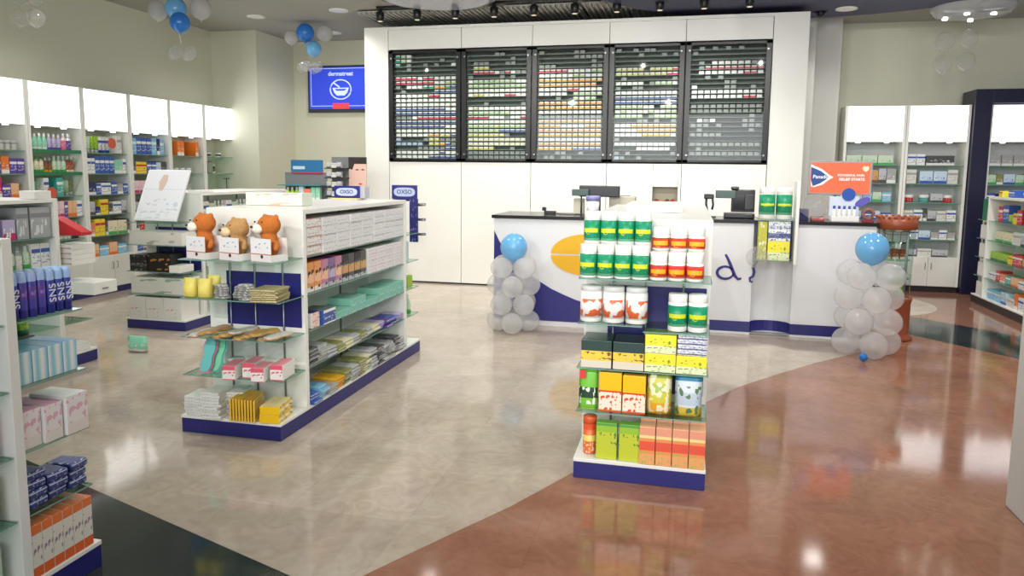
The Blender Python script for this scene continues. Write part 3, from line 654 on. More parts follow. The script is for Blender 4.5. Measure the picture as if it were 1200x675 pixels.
link('tray', bx(-.115,.115,-.06,.06,0,.012,mat('tray_yellow',(232,220,150),.4)), t); link('box', bx(-.11,.15,.0,.1,.012,.105,mat('display_grey',(190,190,200),.4),.003), t)
sign_header(t,.225,.1,(0,-.012,.012))
t = thing('hook_display','navy hanging display with steel hooks behind the far panel','display rack',(-2.42,6.10,.0))
link('post', bx(-.115,-.095,-.01,.01,0.002,1.36,STEEL), t); hp = link('hook_panel', bx(.04,.115,-.01,.01,.97,1.35,printed('hook_panel',(48,44,120),(),(120,120,190),5,9,.62)), t)
link('crossbar', bx(-.094,.039,-.009,.009,1.33,1.355,NAVY), t)
for zz in (1.04,1.17,1.30): link('hook', MB().tube([(.115,0,zz),(.15,-.01,zz),(.19,-.02,zz+.004)],.012,STEEL).mesh(), hp)
sign_header(t,.235,.12,(0,-.02,1.35))
FE = 'far end shelves of the bear shelving'
for zz, sp in ((.826,[('carton','teal',.1,.1,.1),('carton','paleblue',.09,.16,.1)]),(.591,[('carton','green',.1,.12,.12),('carton','lime',.1,.1,.12)]),(.356,[('bottle','palegreen',.06,.17),('carton','green',.1,.09,.1)]),(.109,[('packet','palegreen',.11,.1,.12)])):
    fill((-2.93,5.93,zz+.001),(1,0),.63,sp,'the %s far end shelf of the bear shelving' % {.826:'second',.591:'third',.356:'fourth',.109:'lowest'}[zz],'products on the far end shelves')

# ------------------------------------------------------------------ gondola 0 (frame edge) end shelf beyond its panel
TB = printed('purple_tube_box',(76,72,170),((.78,1.,(170,196,236)),(.4,.66,(104,70,160)),(.0,.18,(50,50,140))),(150,130,210),4,5,.62,lo=.3,hi=.8)
TB2 = printed('blue_tube_box',(60,70,170),((.74,1.,(168,200,240)),(.0,.2,(34,40,130))),None)
for i in range(7):
    t = thing('hygiene_tube','blue and violet tube pack, %s from the near panel, top shelf at frame edge' % ORD[i],'tube',(-2.292,2.065+i*.0385,1.061),PI/2,'blue tube packs in a row')
    link('body', lathe_me(('hy',i<4 and i>0),[(.0165,0),(.0175,.004),(.0175,.15),(.013,.165),(0,.165)],TB if 0<i<4 else TB2,16,1,1), t)
    if not 0<i<4: lettering('SNS',.042,mat('letter_white',(240,240,250),.4),t,(0,-.0185,.075),roll=-PI/2)
for i in range(7):
    t = thing('hygiene_tube.100','blue tube pack in the hidden second row, %s from the panel' % ORD[i],'tube',(-2.34,2.065+i*.0385,1.061),PI/2,'blue tube packs in a row'); link('body', lathe_me(('hy',False),None,None), t)
LBX = printed('striped_blue_box',(226,238,240),((.0,1,(206,230,236)),),(140,200,226),1,.01,.5)
def stripes(name, a, b, n):
    if name in _M: return _M[name]
    m = mat(name, a, .4); bs = m.node_tree.nodes['Principled BSDF']; tc = N(m,'ShaderNodeTexCoord'); w = N(m,'ShaderNodeTexWave'); w.wave_type='BANDS'; w.bands_direction='X'; w.inputs['Scale'].default_value = n
    w.inputs['Distortion'].default_value = .6
    mx = N(m,'ShaderNodeMix', data_type='RGBA'); mx.inputs[6].default_value = srgb(a); mx.inputs[7].default_value = srgb(b)
    L(m, tc.outputs['Generated'], w.inputs['Vector']); L(m, w.outputs['Fac'], mx.inputs[0]); L(m, mx.outputs[2], bs.inputs['Base Color']); return m
STB = stripes('stripe_blue',(236,242,238),(150,206,222),.5)
for i in range(4):
    box_thing('diaper_carton','white and aqua striped carton, %s from the near panel at the frame edge' % ORD[i],'box',-2.36,2.075+i*.067,.826,.064,.18,.118,STB,mat('aqua_side',(150,200,224),.4),mat('sky_top',(120,170,214),.4),PI/2,'aqua striped cartons')
for i in range(5):
    o = tag(link('herb_sachet', item_me('pouch','lime',.055,.10,.012), None, (-2.5,2.07+i*.055,.946), rz=PI/2),'yellow green sachet, %s behind the striped cartons' % ORD[i],'sachet','yellow green sachets')
box_thing('sachet_tray','dark tray under the yellow green sachets','tray',-2.52,2.19,.826,.25,.1,.119,mat('tray_dark',(90,92,80),.5),mat('tray_dark',None),None,PI/2)
PNK = printed('rose_carton',(240,234,232),((.0,.3,(236,226,220)),),(232,180,196),4,4,.58,lo=.3)
for i,(y,w,h) in enumerate(((2.084,.08,.14),(2.168,.08,.14),(2.265,.1,.15))):
    box_thing('baby_care_carton','white carton with rose print, %s from the near panel at the frame edge' % ORD[i],'box',-2.35+.012*i,y,.591,w,.17,h,PNK,W_,mat('rose_top',(226,180,196) if i<2 else (244,226,228),.4) if False else (mat('rose_top',(222,150,180),.4) if i<2 else W_),PI/2,'rose printed cartons')
BT = printed('blue_tin',(50,64,130),((.72,.82,(200,206,220)),),(160,170,200),8,3,.6)
for i,(y,n) in enumerate(((2.10,4),(2.195,3),(2.29,3))):
    for k in range(n):
        tag(link('flat_tin', carton_me(.09,.12,.034,BT,mat('side_tin',(44,54,112),.35),printed('tin_top',(70,86,150),(),(222,226,236),4,4,.55),.01), None, (-2.335+random.uniform(-.01,.01),y,.356+k*.0348), PI/2+random.uniform(-.12,.12)),
            'dark blue flat tin, level %s of the %s pile near the orange cartons' % (ORD[k],ORD[i]),'tin','dark blue tins in piles')
ORW = printed('orange_white_carton',(232,226,214),((.0,.2,(226,104,50)),(.82,1.,(232,120,60))),(150,130,150),4,5,.62,lo=.3,hi=.7)
for i in range(6):
    box_thing('vitamin_carton','white carton with orange ends, %s from the near panel on the base deck' % ORD[i],'box',-2.345,2.065+i*.0465,.109,.045,.18,.2,ORW,mat('side_wheat',(226,214,196),.4),printed('ow_top',(232,120,56),(),(240,230,220),5,5,.55),PI/2,'orange ended cartons')
# its long side, nearer than the panel: the edge of the picture
for zz,c,nm in ((.591,'palepink','third'),(.356,'cream','fourth'),(.109,'palegreen','lowest')):
    fill((-2.35,1.5,zz+.001),(0,1),.46,[('carton',c,.07,.17,.12),('carton','white',.08,.15,.12)],'the %s long shelf at the frame edge' % nm,'cartons on the long shelves at the frame edge',PI/2)

# ------------------------------------------------------------------ gondola 5 (nearest the lit shelves)
G5 = 'goods under the top of the shelving nearest the lit shelves'
for i,(y,w,h,c,c2) in enumerate(((4.17,.15,.2,'lilac','purple'),(4.325,.1,.15,'lilac','magenta'),(4.438,.1,.235,'silver','grey'),(4.595,.18,.235,'silver','grey'))):
    m = printed('g5_%d'%i, c if i<2 else (168,170,172), ((.66,.8,(134,136,140)),) if i>1 else ((.0,.35,c2),), (216,216,218) if i>1 else 'white', 6, 2, .56, lo=.1, hi=.6)
    box_thing('appliance_carton','%s carton, %s along the top shelf of the shelving with grey boxes' % ('lilac' if i<2 else 'grey',ORD[i]),'box',-4.86,y,1.061,w,.16,h,m,GREY if i>1 else mat('side_lilac','lilac',.4),None,PI/2,G5)
for i,(y,kind,c,w,h) in enumerate(((4.15,'jar','peach',.07,.12),(4.23,'jar','peach',.07,.12),(4.31,'jar','peach',.07,.12),(4.38,'bottle','palegreen',.06,.18),(4.445,'bottle','offwhite',.06,.18),(4.51,'bottle','palegreen',.06,.18),(4.58,'carton','white',.075,.19),(4.665,'carton','white',.08,.19))):
    tag(link(NAMES[kind], item_me(kind,c,w,h), None, (-4.84,y-.012,.826), PI/2), '%s %s, %s along the shelf below the grey boxes' % (c,kind,ORD[i]), kind, 'jars and bottles below the grey boxes')
box_thing('white_block','white carton standing on top of the shelving nearest the lit shelves','box',-4.84,4.62,1.356,.14,.15,.06,W_,W_)
tag(link('promotion_wedge', MB().plate([(0,0),(.26,0),(.26,.025),(.02,.135),(0,.14)],-.1,-.0,mat('signal_red',(196,30,42),.4)).mesh(), None, (-4.9,4.93,1.061)), 'red wedge shaped display piece beyond the white end panel','display piece')
for k in range(4): box_thing('slim_carton','slim white carton, level %s of the pile beyond the white end panel' % ORD[k],'box',-4.79,4.89,.826+k*.041,.2,.24,.04,printed('slim',(228,226,222),((.2,.5,(200,160,160)),),(120,160,160),7,3,.62),W_,W_,0,'slim white cartons beyond the end panel')
t = thing('pull_out_tray','white deep tray projecting beyond the end panel','tray',(-4.73,4.95,.591)); link('tray_body', bx(-.16,.2,-.14,.1,.001,.1,WHITE,.006), t); link('handle', bx(.201,.206,-.06,.0,.04,.05,STEEL), t)
for i,(x) in enumerate((-4.95,-4.83)): box_thing('printed_carton','low white carton with dark print, %s on the end base deck' % ('inner','outer')[i],'box',x,4.9,.109,.11,.2,.06,printed('dkp',(222,222,220),((.2,.8,(60,62,66)),),(220,220,220),4,3,.6),W_,printed('dkp2',(220,220,218),(),(50,52,56),3,3,.5),0,'low cartons with dark print')
tag(link('promotion_bag', item_me('pouch','mint',.2,.14,.05), None, (-4.62,5.35,.002)), 'mint green bag standing on the floor near the lit shelves', 'bag')

# ------------------------------------------------------------------ gondola 2 end shelf
t = thing('brochure_board','slanted white brochure board with a beige figure picture','sign board',(-5.10,6.235,1.075),rot=(-.46,0,0))
link('board', bx(-.25,.23,-.012,.012,.0,.56,mat('board_white',(240,242,246),.3),.004), t)
pg = link('printed_sheet', bx(-.235,.215,-.014,-.0125,.015,.545,printed('sheet',(232,236,242),((.6,.62,(216,222,230)),),(206,212,222),6,18,.6,lo=.02,hi=.45)), t)
link('figure_picture', MB().plate([(-.06,.33),(-.08,.42),(-.05,.5),(.0,.5),(.01,.44),(-.01,.36),(-.03,.32)],-.0165,-.0145,mat('skin_tone',(214,190,172),.5)).mesh(), pg)
link('foot', bx(-.22,.2,.0125,.05,0.02,.04,mat('board_white',None),.003), t)
box_thing('white_drawer_carton','thin white carton lying on the top behind the slanted brochure board','box',-4.86,6.62,1.356,.16,.2,.02,mat('pale_white',(222,226,224),.4),W_)
def open_tray(name,label,cat,x,y,z,w,d,h,m,grp=None):
    t = thing(name,label,cat,(x,y,z),0,grp)
    link('front_panel', bx(-w/2,w/2,-d/2,-d/2+.006,0,h,m), t); link('rear_panel', bx(-w/2,w/2,d/2-.006,d/2,0,h,W_), t); link('base', bx(-w/2,w/2,-d/2+.006,d/2-.006,0,.005,W_), t)
    for s in (-1,1): link('side_panel', bx(min(s*w/2,s*(w/2-.006)),max(s*w/2,s*(w/2-.006)),-d/2+.006,d/2-.006,.005,h,W_), t)
    return t
open_tray('white_tray','long white open tray under the brochure board shelf','tray',-5.1,6.33,.841,.6,.24,.13,printed('tray_front',(228,226,220),(),(190,180,170),4,2,.66))
for i,(x,w,h,m,lb) in enumerate(((-5.30,.2,.16,printed('blk',(30,30,34),((.3,.45,(70,72,76)),),(120,124,124),5,6,.62),'black carton with fine grey print under the white tray'),(-5.06,.26,.18,printed('blk2',(26,20,20),(),(170,120,70),4,4,.62,lo=.1,hi=.9),'black carton with copper picture print under the white tray'))):
    box_thing('black_carton',lb,'box',x,6.3,.576,w,.2,h,m,mat('side_black',(28,28,30),.3),None,0,'black cartons under the white tray')
box_thing('white_flat_carton','white flat carton in front of the navy inlay beside the black cartons','box',-4.86,6.27,.576,.13,.2,.07,W_,W_,None,0)
box_thing('appliance_carton.050','wide white carton with mint and brown oval pictures','box',-5.08,6.31,.346,.6,.26,.17,printed('wide',(222,224,218),((.0,.08,(170,172,170)),),(150,180,160),3,3,.64),W_)
for i in range(3): box_thing('appliance_carton.060','tall white carton with small red and blue figures, %s on the base deck' % ORD[i],'box',-5.32+i*.205,6.31,.109,.2,.27,.21,printed('fig',(226,226,222),(),(206,130,130),5,6,.66,lo=.1,hi=.5),W_,None,0,'white cartons with small figures')
for zz,sp,nm in ((1.061,[('carton','white',.1,.2),('carton','palegreen',.1,.18),('bottle','green',.06,.2,None,3)],'top'),(.826,[('carton','offwhite',.12,.16),('carton','lime',.1,.17)],'second'),(.591,[('carton','white',.15,.15)],'third')):
    fill((-4.86,6.6,zz),(0,1),1.4,sp,'the %s long shelf of the brochure board shelving' % nm,'goods on the long shelves of the brochure board shelving',PI/2)
# display racks behind
def rack(label, x, y, w, levels, top, header, group='tiered display racks'):
    t = thing('display_rack', label, 'display rack', (x,y,0), 0, group)
    m = mat('rack_grey',(120,124,126),.4)
    link('rear_panel', bx(-w/2,w/2,.1,.115,0.02,top,m), t); link('base', bx(-w/2-.02,w/2+.02,-.12,.14,0.002,.06,mat('rack_base',(60,62,66),.5)), t)
    for z in levels: link('shelf', bx(-w/2,w/2,-.1,.1,z-.012,z,header), t)
    return t
TEALR = mat('rack_teal',(60,140,140),.4)
t = rack('teal tiered display rack with green and white goods behind the bear shelving',-4.86,8.66,.6,(.75,.97,1.2,1.4),1.56,TEALR)
hd = link('header_card', bx(-.2,.25,.08,.1,1.56,1.72,mat('header_blue',(40,110,160),.4)), t); link('white_strip', bx(-.17,.0,.077,.0795,1.6,1.64,mat('strip',(190,214,226),.4)), hd); link('red_edge', bx(-.2,.25,.07,.0795,1.55,1.565,mat('red_edge',(190,60,80),.4)), hd)
fill((-5.14,8.63,1.201),(1,0),.25,[('bottle','lime',.06,.17)],'the tall tier of the teal display rack','green bottles on the teal rack'); fill((-4.88,8.63,1.201),(1,0),.3,[('carton','paleblue',.07,.18,.06),('carton','salmon',.1,.15,.06),('carton','mint',.06,.17,.06)],'the upper teal tier beside the green bottles','cartons on the teal rack')
fill((-5.14,8.63,.971),(1,0),.56,[('bottle','lime',.06,.17,None,3),('tube','white',.055,.18),('tube','palepink',.055,.18)],'the middle tier of the teal rack','tubes on the teal rack')
BLR = mat('rack_black',(40,40,42),.3)
t = rack('black tiered make-up rack with a large face picture','%s' and -4.36,8.66,.26,(.9,1.02,1.14,1.26,1.38,1.5,1.62),1.76,BLR)
pc = link('picture_panel', bx(.12,.36,.08,.1,1.28,1.76,printed('portrait_bg',(226,190,176),((.82,1.,(50,40,40)),),None)), t)
link('hair_shape', MB().plate([(.12,1.76),(.12,1.62),(.17,1.6),(.2,1.68),(.3,1.73),(.36,1.68),(.36,1.76)],.074,.0795,mat('portrait_hair',(44,36,36),.5)).mesh(), pc)
for (a,b) in ((.235,1.6),(.315,1.6)): link('eye_mark', MB().plate([(a-.025,b),(a,b+.01),(a+.025,b),(a,b-.008)],.074,.0795,mat('portrait_eye',(70,50,50),.5)).mesh(), pc)
link('lip_mark', MB().plate([(.25,1.42),(.28,1.432),(.31,1.42),(.28,1.405)],.074,.0795,mat('portrait_lip',(190,90,100),.5)).mesh(), pc)
for z,n in ((1.621,'top'),(1.501,'second'),(1.381,'third'),(1.261,'fourth'),(1.141,'fifth')): fill((-4.48,8.62,z),(1,0),.22,[('packet','silver',.066,.07,.05),('packet','offwhite',.066,.06,.05)],'the %s tier of the black make-up rack' % n,'make-up packs on the black rack')

# ------------------------------------------------------------------ left lit wall shelving
LB = [1.776,1.52,1.26,1.01,.745]
SILV = mat('bay_inner',(196,198,198),.5)
bayspec = {
 0: [[('jar','offwhite',.075,.1)],[('carton','orange',.1,.17,.08),('carton','purple',.09,.15,.08,2),('carton','blue',.08,.15,.08)],[('carton','peach',.1,.14,.08),('carton','magenta',.13,.2,.08,2),('carton','purple',.1,.13,.08)],[('bottle','white',.07,.2)],[('carton','palepink',.1,.15,.08)]],
 1: [[('bottle','mint',.062,.2,None,4),('bottle','lilac',.062,.2,None,3),('bottle','pink',.07,.21),('bottle','purple',.07,.21),('gap','x',.05,.1),('bottle','palegreen',.06,.19,None,2)],[('bottle','cream',.062,.2,None,3),('bottle','brown',.055,.18,None,2),('bottle','palegreen',.062,.2,None,3),('bottle','rust',.055,.2,None,3)],
     [('tube','mint',.06,.18,None,2),('carton','white',.07,.19,.08),('gap','x',.1,.1),('carton','teal',.09,.19,.08),('tube','palegreen',.06,.18,None,3),('tube','olive',.05,.18,None,2)],[('carton','white',.08,.17,.08,3),('carton','palepink',.07,.17,.08,2),('carton','purple',.05,.16,.08),('carton','peach',.06,.17,.08,2)],[('bottle','silver',.055,.2,None,5),('bottle','offwhite',.055,.2,None,4)]],
 2: [[('tube','palegreen',.06,.2,None,2),('tube','lime',.06,.2,None,2),('tube','white',.06,.2,None,3),('carton','offwhite',.08,.2,.08),('bottle','grey',.06,.2,None,2)],[('carton','white',.06,.17,.08,2),('carton','blue',.075,.19,.08,4),('carton','mint',.14,.16,.08),('carton','blue',.09,.19,.08)],
     [('carton','navy',.12,.13,.08),('carton','blue',.08,.12,.08),('carton','white',.16,.13,.08),('carton','blue',.1,.14,.08),('carton','grey',.1,.12,.08)],[('carton','silver',.09,.15,.08),('carton','navy',.08,.09,.08),('carton','yellow',.13,.17,.08),('carton','darkgrey',.07,.12,.08),('carton','white',.14,.14,.08)],[('carton','salmon',.07,.15,.08),('carton','yellow',.08,.19,.08,2),('carton','darkgrey',.04,.17,.08),('carton','cream',.16,.16,.08,2)]],
 3: [[('carton','lightblue',.08,.19,.08),('carton','blue',.09,.2,.08,3),('carton','lightblue',.1,.2,.08),('carton','navy',.06,.2,.08)],[('carton','darkgrey',.05,.15,.08),('carton','yellow',.2,.14,.08),('carton','blue',.09,.14,.08,2),('carton','paleblue',.09,.14,.08)],[('carton','palepink',.1,.15,.08,3),('carton','lilac',.1,.14,.08)],[('carton','silver',.12,.12,.08)],[('carton','darkgrey',.07,.19,.08),('carton','red',.06,.2,.08,2),('carton','black',.07,.17,.08)]],
 4: [[('gap','x',.12,.1),('carton','orange',.07,.19,.08,2),('gap','x',.06,.1),('bottle','silver',.06,.15)],[('jar','silver',.09,.08),('gap','x',.05,.1)],[('carton','grey',.12,.1,.08),('gap','x',.15,.1)],[('carton','silver',.1,.12,.08)],[('carton','white',.12,.12,.08)]],
 5: [[('gap','x',.15,.1),('jar','darkgrey',.09,.06)],[('gap','x',.3,.1),('bottle','darkgrey',.05,.14)],[('gap','x',.3,.1)],[('gap','x',.2,.1)],[('gap','x',.2,.1)]],
}
bayname = ['first lit bay','green edged lit bay','third lit bay','fourth lit bay','fifth lit bay','corner lit bay']
DOORM = mat('door_white',(226,226,220),.4)
def bay(label, origin, w, rz, levels, kickm, doors=True, green=False, deep=.38, group='lit wall shelving bays'):
    """front face at local y=0 looking to -y, running along +x"""
    t = thing('lit_wall_shelf', label, 'shelving unit', origin, rz, group)
    for x in (0,w-.035): link('side_upright', bx(x,x+.035,0,deep,.08,2.545,WHITE,.002), t)
    link('back_panel', bx(.035,w-.035,deep-.02,deep,.08,2.05,SILV), t)
    lb = link('light_box', bx(.035,w-.035,.01,deep-.03,2.055,2.54,WHITE), t)
    link('lit_front', bx(.04,w-.04,.0,.009,2.06,2.535,GLOW), lb)
    for q in (.25,.72): 
        s = link('spot', MB().lathe([(.03,0),(.03,.012)],LAMP,14).mesh(), lb, (w*q,.07,2.042))
    for k,z in enumerate(levels):
        link('shelf', glass_me(round(w-.074,4), round(deep-.05,4), .01), t, (.037,.02,z))
        if green and k < 2: link('shelf_edge_strip', bx(.037,w-.037,.008,.019,z-.02,z+.02,mat('edge_green',(40,120,80),.35)), t)
    link('lower_cabinet', bx(.035,w-.035,.02,deep-.021,.08,.485,WHITE), t)
    for a,b,s in ((.037,w/2-.002,1),(w/2+.002,w-.037,0)):
        d = link('door', bx(a,b,.0,.018,.085,.482,DOORM,.002), t)
        hx = b-.035 if s else a+.035
        link('handle', MB().tube([(hx,-.001,.32),(hx,-.022,.325),(hx,-.022,.4),(hx,-.001,.405)],.004,STEEL).mesh(), d)
    link('plinth', bx(0.002,w-.002,.03,deep,.0,.078,kickm), t)
    return t
for b_ in range(6):
    y = 5.985+.766*b_
    bay('white wall shelving unit with glowing top panel, '+bayname[b_], (-7.11,y,0), .762, PI/2, LB, NAVY, green=(b_==1))
    for k,z in enumerate(LB):
        sp = [((q[0],q[1],q[2],min(.225,q[3]*1.1),.22)+q[5:]) if q[0]=='carton' else q for q in bayspec[b_][k]]
        fill((-7.24 if sp[0][0]=='carton' or b_>2 or (b_,k) in ((1,3),(1,2)) else -7.19,y+.05,z+.0008),(0,1),.66,sp,'%s glass shelf, %s' % (ORD[k],bayname[b_]),'goods in the '+bayname[b_],PI/2)
    if b_ < 4:
        fill((-7.2,y+.05,.4858),(0,1),.66,[('carton',('palepink','offwhite','peach','blue')[b_],.14,.16,.1),('carton',('white','palepink','lightblue','silver')[b_],.16,.13,.1)],'cabinet top, %s' % bayname[b_],'goods in the '+bayname[b_],PI/2)
# round shelf talkers
for (y,z,c,lb) in ((7.0,1.30,'rust','round orange-red paper disc hanging in the green edged bay'),(7.95,1.9,'orange','round orange paper disc hanging in the third lit bay')):
    t = thing('hanging_disc', lb, 'sign', (-7.1,y,z), 0); link('disc', MB().lathe([(.065,0),(.065,.004)],mat('disc_'+c,(214,90,60),.4),24).mesh(), t, (0,0,0), rot=(0,PI/2,0)); link('hang_clip', bx(-.04,0,-.004,.004,.058,.066,STEEL), t)
# steel stands in the corner bay
for i,(y,z) in enumerate(((9.98,1.52),(10.45,1.26),(9.95,1.01))):
    t = thing('wire_display_stand','thin grey wire stand, %s shelf from top in the corner bay' % ('second','third','fourth')[i],'display stand',(-7.2,y,z+.001),0,'wire stands in the corner bay')
    link('base', MB().lathe([(.05,0),(.05,.008),(.01,.012)],mat('wire_grey',(90,92,94),.4,.7),18).mesh(), t); link('post', MB().tube([(0,0,.01),(0,0,.18)],.006,mat('wire_grey',None)).mesh(), t); link('crossarm', MB().tube([(0,-.09,.18),(0,.09,.18)],.006,mat('wire_grey',None)).mesh(), t)

# ------------------------------------------------------------------ back lit shelving (far right of the counter)
kd = mat('dark_kick',(36,24,30),.4)
LR = [1.74,1.49,1.235,.98,.725]
rspec = [
 [[('carton','palegreen',.2,.13,.12,3),('carton','olive',.12,.17,.12)],[('carton','grey',.12,.2,.1),('gap','x',.06,.1),('carton','gold',.12,.18,.1),('carton','tan',.12,.18,.1),('carton','silver',.1,.2,.1)],[('carton','lightblue',.12,.13,.1),('carton','palegreen',.12,.13,.1)],[('carton','blue',.14,.1,.1),('carton','paleblue',.1,.12,.1)],[('carton','grey',.12,.12,.1)]],
 [[('carton','white',.11,.15,.1,2),('carton','darkgrey',.36,.13,.12),('carton','grey',.1,.14,.1)],[('carton','offwhite',.13,.19,.1),('gap','x',.03,.1),('carton','paleblue',.17,.17,.1,3)],[('jar','red',.12,.1),('gap','x',.06,.1),('jar','teal',.13,.1),('carton','silver',.16,.12,.1),('jar','red',.12,.1)],[('carton','offwhite',.12,.14,.1),('carton','white',.12,.15,.1),('carton','darkgrey',.05,.17,.1),('carton','silver',.11,.14,.1)],[('carton','grey',.1,.1,.1),('carton','white',.1,.13,.1),('carton','paleblue',.15,.12,.1)]],
 [[('carton','grey',.14,.14,.1)],[('carton','palegreen',.1,.13,.1),('carton','olive',.08,.14,.1),('carton','paleblue',.14,.14,.1)],[('carton','blue',.1,.14,.1),('carton','navy',.1,.13,.1)],[('carton','darkgreen',.1,.14,.1)],[('carton','silver',.1,.14,.1)]]]
rx = [2.085,2.868,3.872]; rn = ['back bay behind orange sign','back bay beside navy frame','back bay inside navy frame']
for i in range(3):
    bay('white wall shelving unit with glowing top panel, '+rn[i], (rx[i],11.1,0), .778, 0, LR, kd, group='lit wall shelving bays')
    for k,z in enumerate(LR): fill((rx[i]+.05,11.2,z+.0008),(1,0),.68,rspec[i][k],'%s glass shelf, %s' % (ORD[k],rn[i]),'goods in the '+rn[i])
    fill((rx[i]+.05,11.2,.4858),(1,0),.68,[('carton','silver',.2,.1,.12),('carton','offwhite',.18,.11,.12)],'cabinet top, %s' % rn[i],'goods in the '+rn[i])
t = thing('navy_surround','tall navy surround framing the lit bay behind the white shelving','frame',(3.65,11.02,0))
NF = soft('navy_surround',(26,26,58),.35,4,.06)
link('frame_upright', bx(.005,.21,0,.5,0.002,2.74,NF,.003), t); link('frame_upright', bx(1.01,1.22,0,.5,0.002,2.74,NF,.003), t); link('frame_head', bx(.211,1.009,0,.5,2.555,2.74,NF,.003), t)

# right gondola products: its long side faces -x
G = 'goods on the white shelving by the navy frame'
for zz,sp,nm in ((1.061,[('gap','x',.1,.1),('carton','red',.13,.18,.12),('carton','blue',.16,.2,.12),('carton','lime',.12,.1,.12),('carton','yellow',.1,.12,.12),('carton','red',.13,.16,.12)],'top'),
                 (.826,[('gap','x',.1,.1),('carton','cream',.24,.12,.14,2),('carton','offwhite',.2,.14,.14),('carton','silver',.2,.12,.14)],'second'),
                 (.591,[('carton','lime',.25,.1,.14,2),('carton','yellow',.12,.1,.14),('carton','red',.26,.13,.14),('carton','lime',.2,.1,.14)],'third'),
                 (.356,[('carton','white',.2,.08,.14),('carton','red',.12,.12,.14),('carton','salmon',.16,.1,.14),('carton','teal',.14,.1,.14),('carton','peach',.2,.1,.14)],'fourth'),
                 (.109,[('carton','lightblue',.2,.12,.14,2),('carton','paleblue',.16,.14,.14),('carton','offwhite',.2,.1,.14),('carton','orange',.1,.18,.14),('carton','white',.14,.15,.14)],'lowest')):
    fill((3.71,10.07,zz),(0,-1),2.0,sp,'the %s long shelf by the navy frame' % nm,G,-PI/2)
box_thing('green_carton','green and white carton on top of the shelving by the navy frame','box',3.7,10.28,1.061,.15,.2,.26,printed('gcart',(30,130,100),((.3,.4,'white'),(.8,.9,'white')),None),mat('side_dg','darkgreen',.4),None,0)
for i,z in enumerate((.826,.591,.356,.109)): box_thing('end_carton','white carton with dark edge, %s end shelf beside the navy frame' % ORD[i],'box',3.72,10.28,z+.001,.2,.2,.17,printed('endc',(200,204,206),((.0,.2,(60,70,90)),),(140,150,160),4,4,.6),W_,None,0,'white cartons on the end shelves by the navy frame')
for i,(y,c,w,h) in enumerate(((10.0,'yellow',.1,.07),(9.7,'blue',.16,.08),(9.3,'blue',.18,.07),(8.9,'silver',.14,.08))): box_thing('top_carton','%s low carton, %s along the top of the shelving by the navy frame' % (c,ORD[i]),'box',3.74,y,1.356,w,.14,h,pm(c),mat('side_'+c,c,.4),None,-PI/2,'low cartons on top by the navy frame')

# ------------------------------------------------------------------ service counter
ct = thing('service_counter','long white service counter with black top, navy wave and gold ring logo','counter',(0,7.42,0))
CW = mat('counter_white',(228,229,232),.3)
def front(yoff, xa, xb, dip=.13):
    return [(xa,yoff)] + [(.84+.19*math.cos(a), yoff+dip*math.sin(a)*1.1) for a in [PI-PI*q/14 for q in range(15)]] + [(xb,yoff)]
f = front(.16,-.62,1.76)
pts = [(-1.96,0),(-.75,0),(-.62,.16)] + f[1:] + [(1.76,.75),(-1.96,.75)]
link('counter_body', MB().poly(pts,.13,1.115,CW).mesh(), ct)
link('plinth', MB().poly([(-1.96,.004),(-.75,.004),(-.62,.164)]+front(.15,-.6,1.75)[1:]+[(1.75,.7),(-1.96,.7)],.004,.13,NAVY).mesh(), ct)
link('lower_edge_strip', MB().poly([(-1.962,-.004),(-.748,-.004),(-.618,.152)]+front(.146,-.6,1.765)[1:]+[(1.765,.2),(-1.962,.2)],.001,.024,CW).mesh(), ct)
link('front_skirt', bx(-1.961,-.76,-.003,.0,.024,.131,CW), ct)
link('worktop', MB().poly([(-1.98,-.025),(-.74,-.025),(-.6,.135),(1.78,.135),(1.78,.77),(-1.98,.77)],1.115,1.148,mat('black_top',(30,28,32),.2)).mesh(), ct)
LOGN = mat('logo_navy',(40,38,120),.35); LOGY = mat('logo_gold',(236,180,24),.35)
wave = [(-1.955,.985),(-1.90,.875),(-1.855,.807),(-1.79,.725),(-1.716,.655),(-1.60,.56),(-1.459,.464),(-1.34,.395),(-1.214,.341),(-1.08,.29),(-.93,.25),(-.77,.225),(-.77,.055),(-1.955,.055)]
link('navy_wave', MB().plate(wave,-.007,-.0035,LOGN).mesh(), ct)
cx,cz,ra,rb = -.965,.758,.385,.205
def ring(a0,a1,gap):
    o = [(cx+ra*math.cos(a0+(a1-a0)*q/24), cz+rb*math.sin(a0+(a1-a0)*q/24)+gap) for q in range(25)]
    i = [(cx+.03+ra*.31*math.cos(a1-(a1-a0)*q/24), cz+rb*.55*math.sin(a1-(a1-a0)*q/24)+gap) for q in range(25)]
    return o+i
for a0,a1,gp in ((.0,PI,.009),(PI,2*PI,-.009)): link('ring_emblem', MB().plate(ring(a0,a1,gp),-.007,-.0005 if False else -.0035,LOGY).mesh(), ct)
def ribbon(pts, w, m, y):
    B = MB(); n = len(pts); L_=[]; R_=[]
    for i,(x,z) in enumerate(pts):
        a = Vector(pts[min(i+1,n-1)])-Vector(pts[max(i-1,0)]); a.normalize(); ww = w*(.55+.45*math.sin(PI*(i+.5)/n))/2
        L_.append((x-a.y*ww,z+a.x*ww)); R_.append((x+a.y*ww,z-a.x*ww))
    for i in range(n-1): B.plate([L_[i],L_[i+1],R_[i+1],R_[i]],y,y+.004,m)
    bmesh.ops.remove_doubles(B.b, verts=B.b.verts, dist=.0005)
    return B.mesh('ribbon')
e = .153
bowl = [(.395+.078*math.cos(q*PI/12), .615+.062*math.sin(q*PI/12)) for q in range(2,25)]
st = [(.40,.80),(.425,.755),(.45,.70),(.475,.64),(.50,.585),(.53,.555),(.56,.565)]
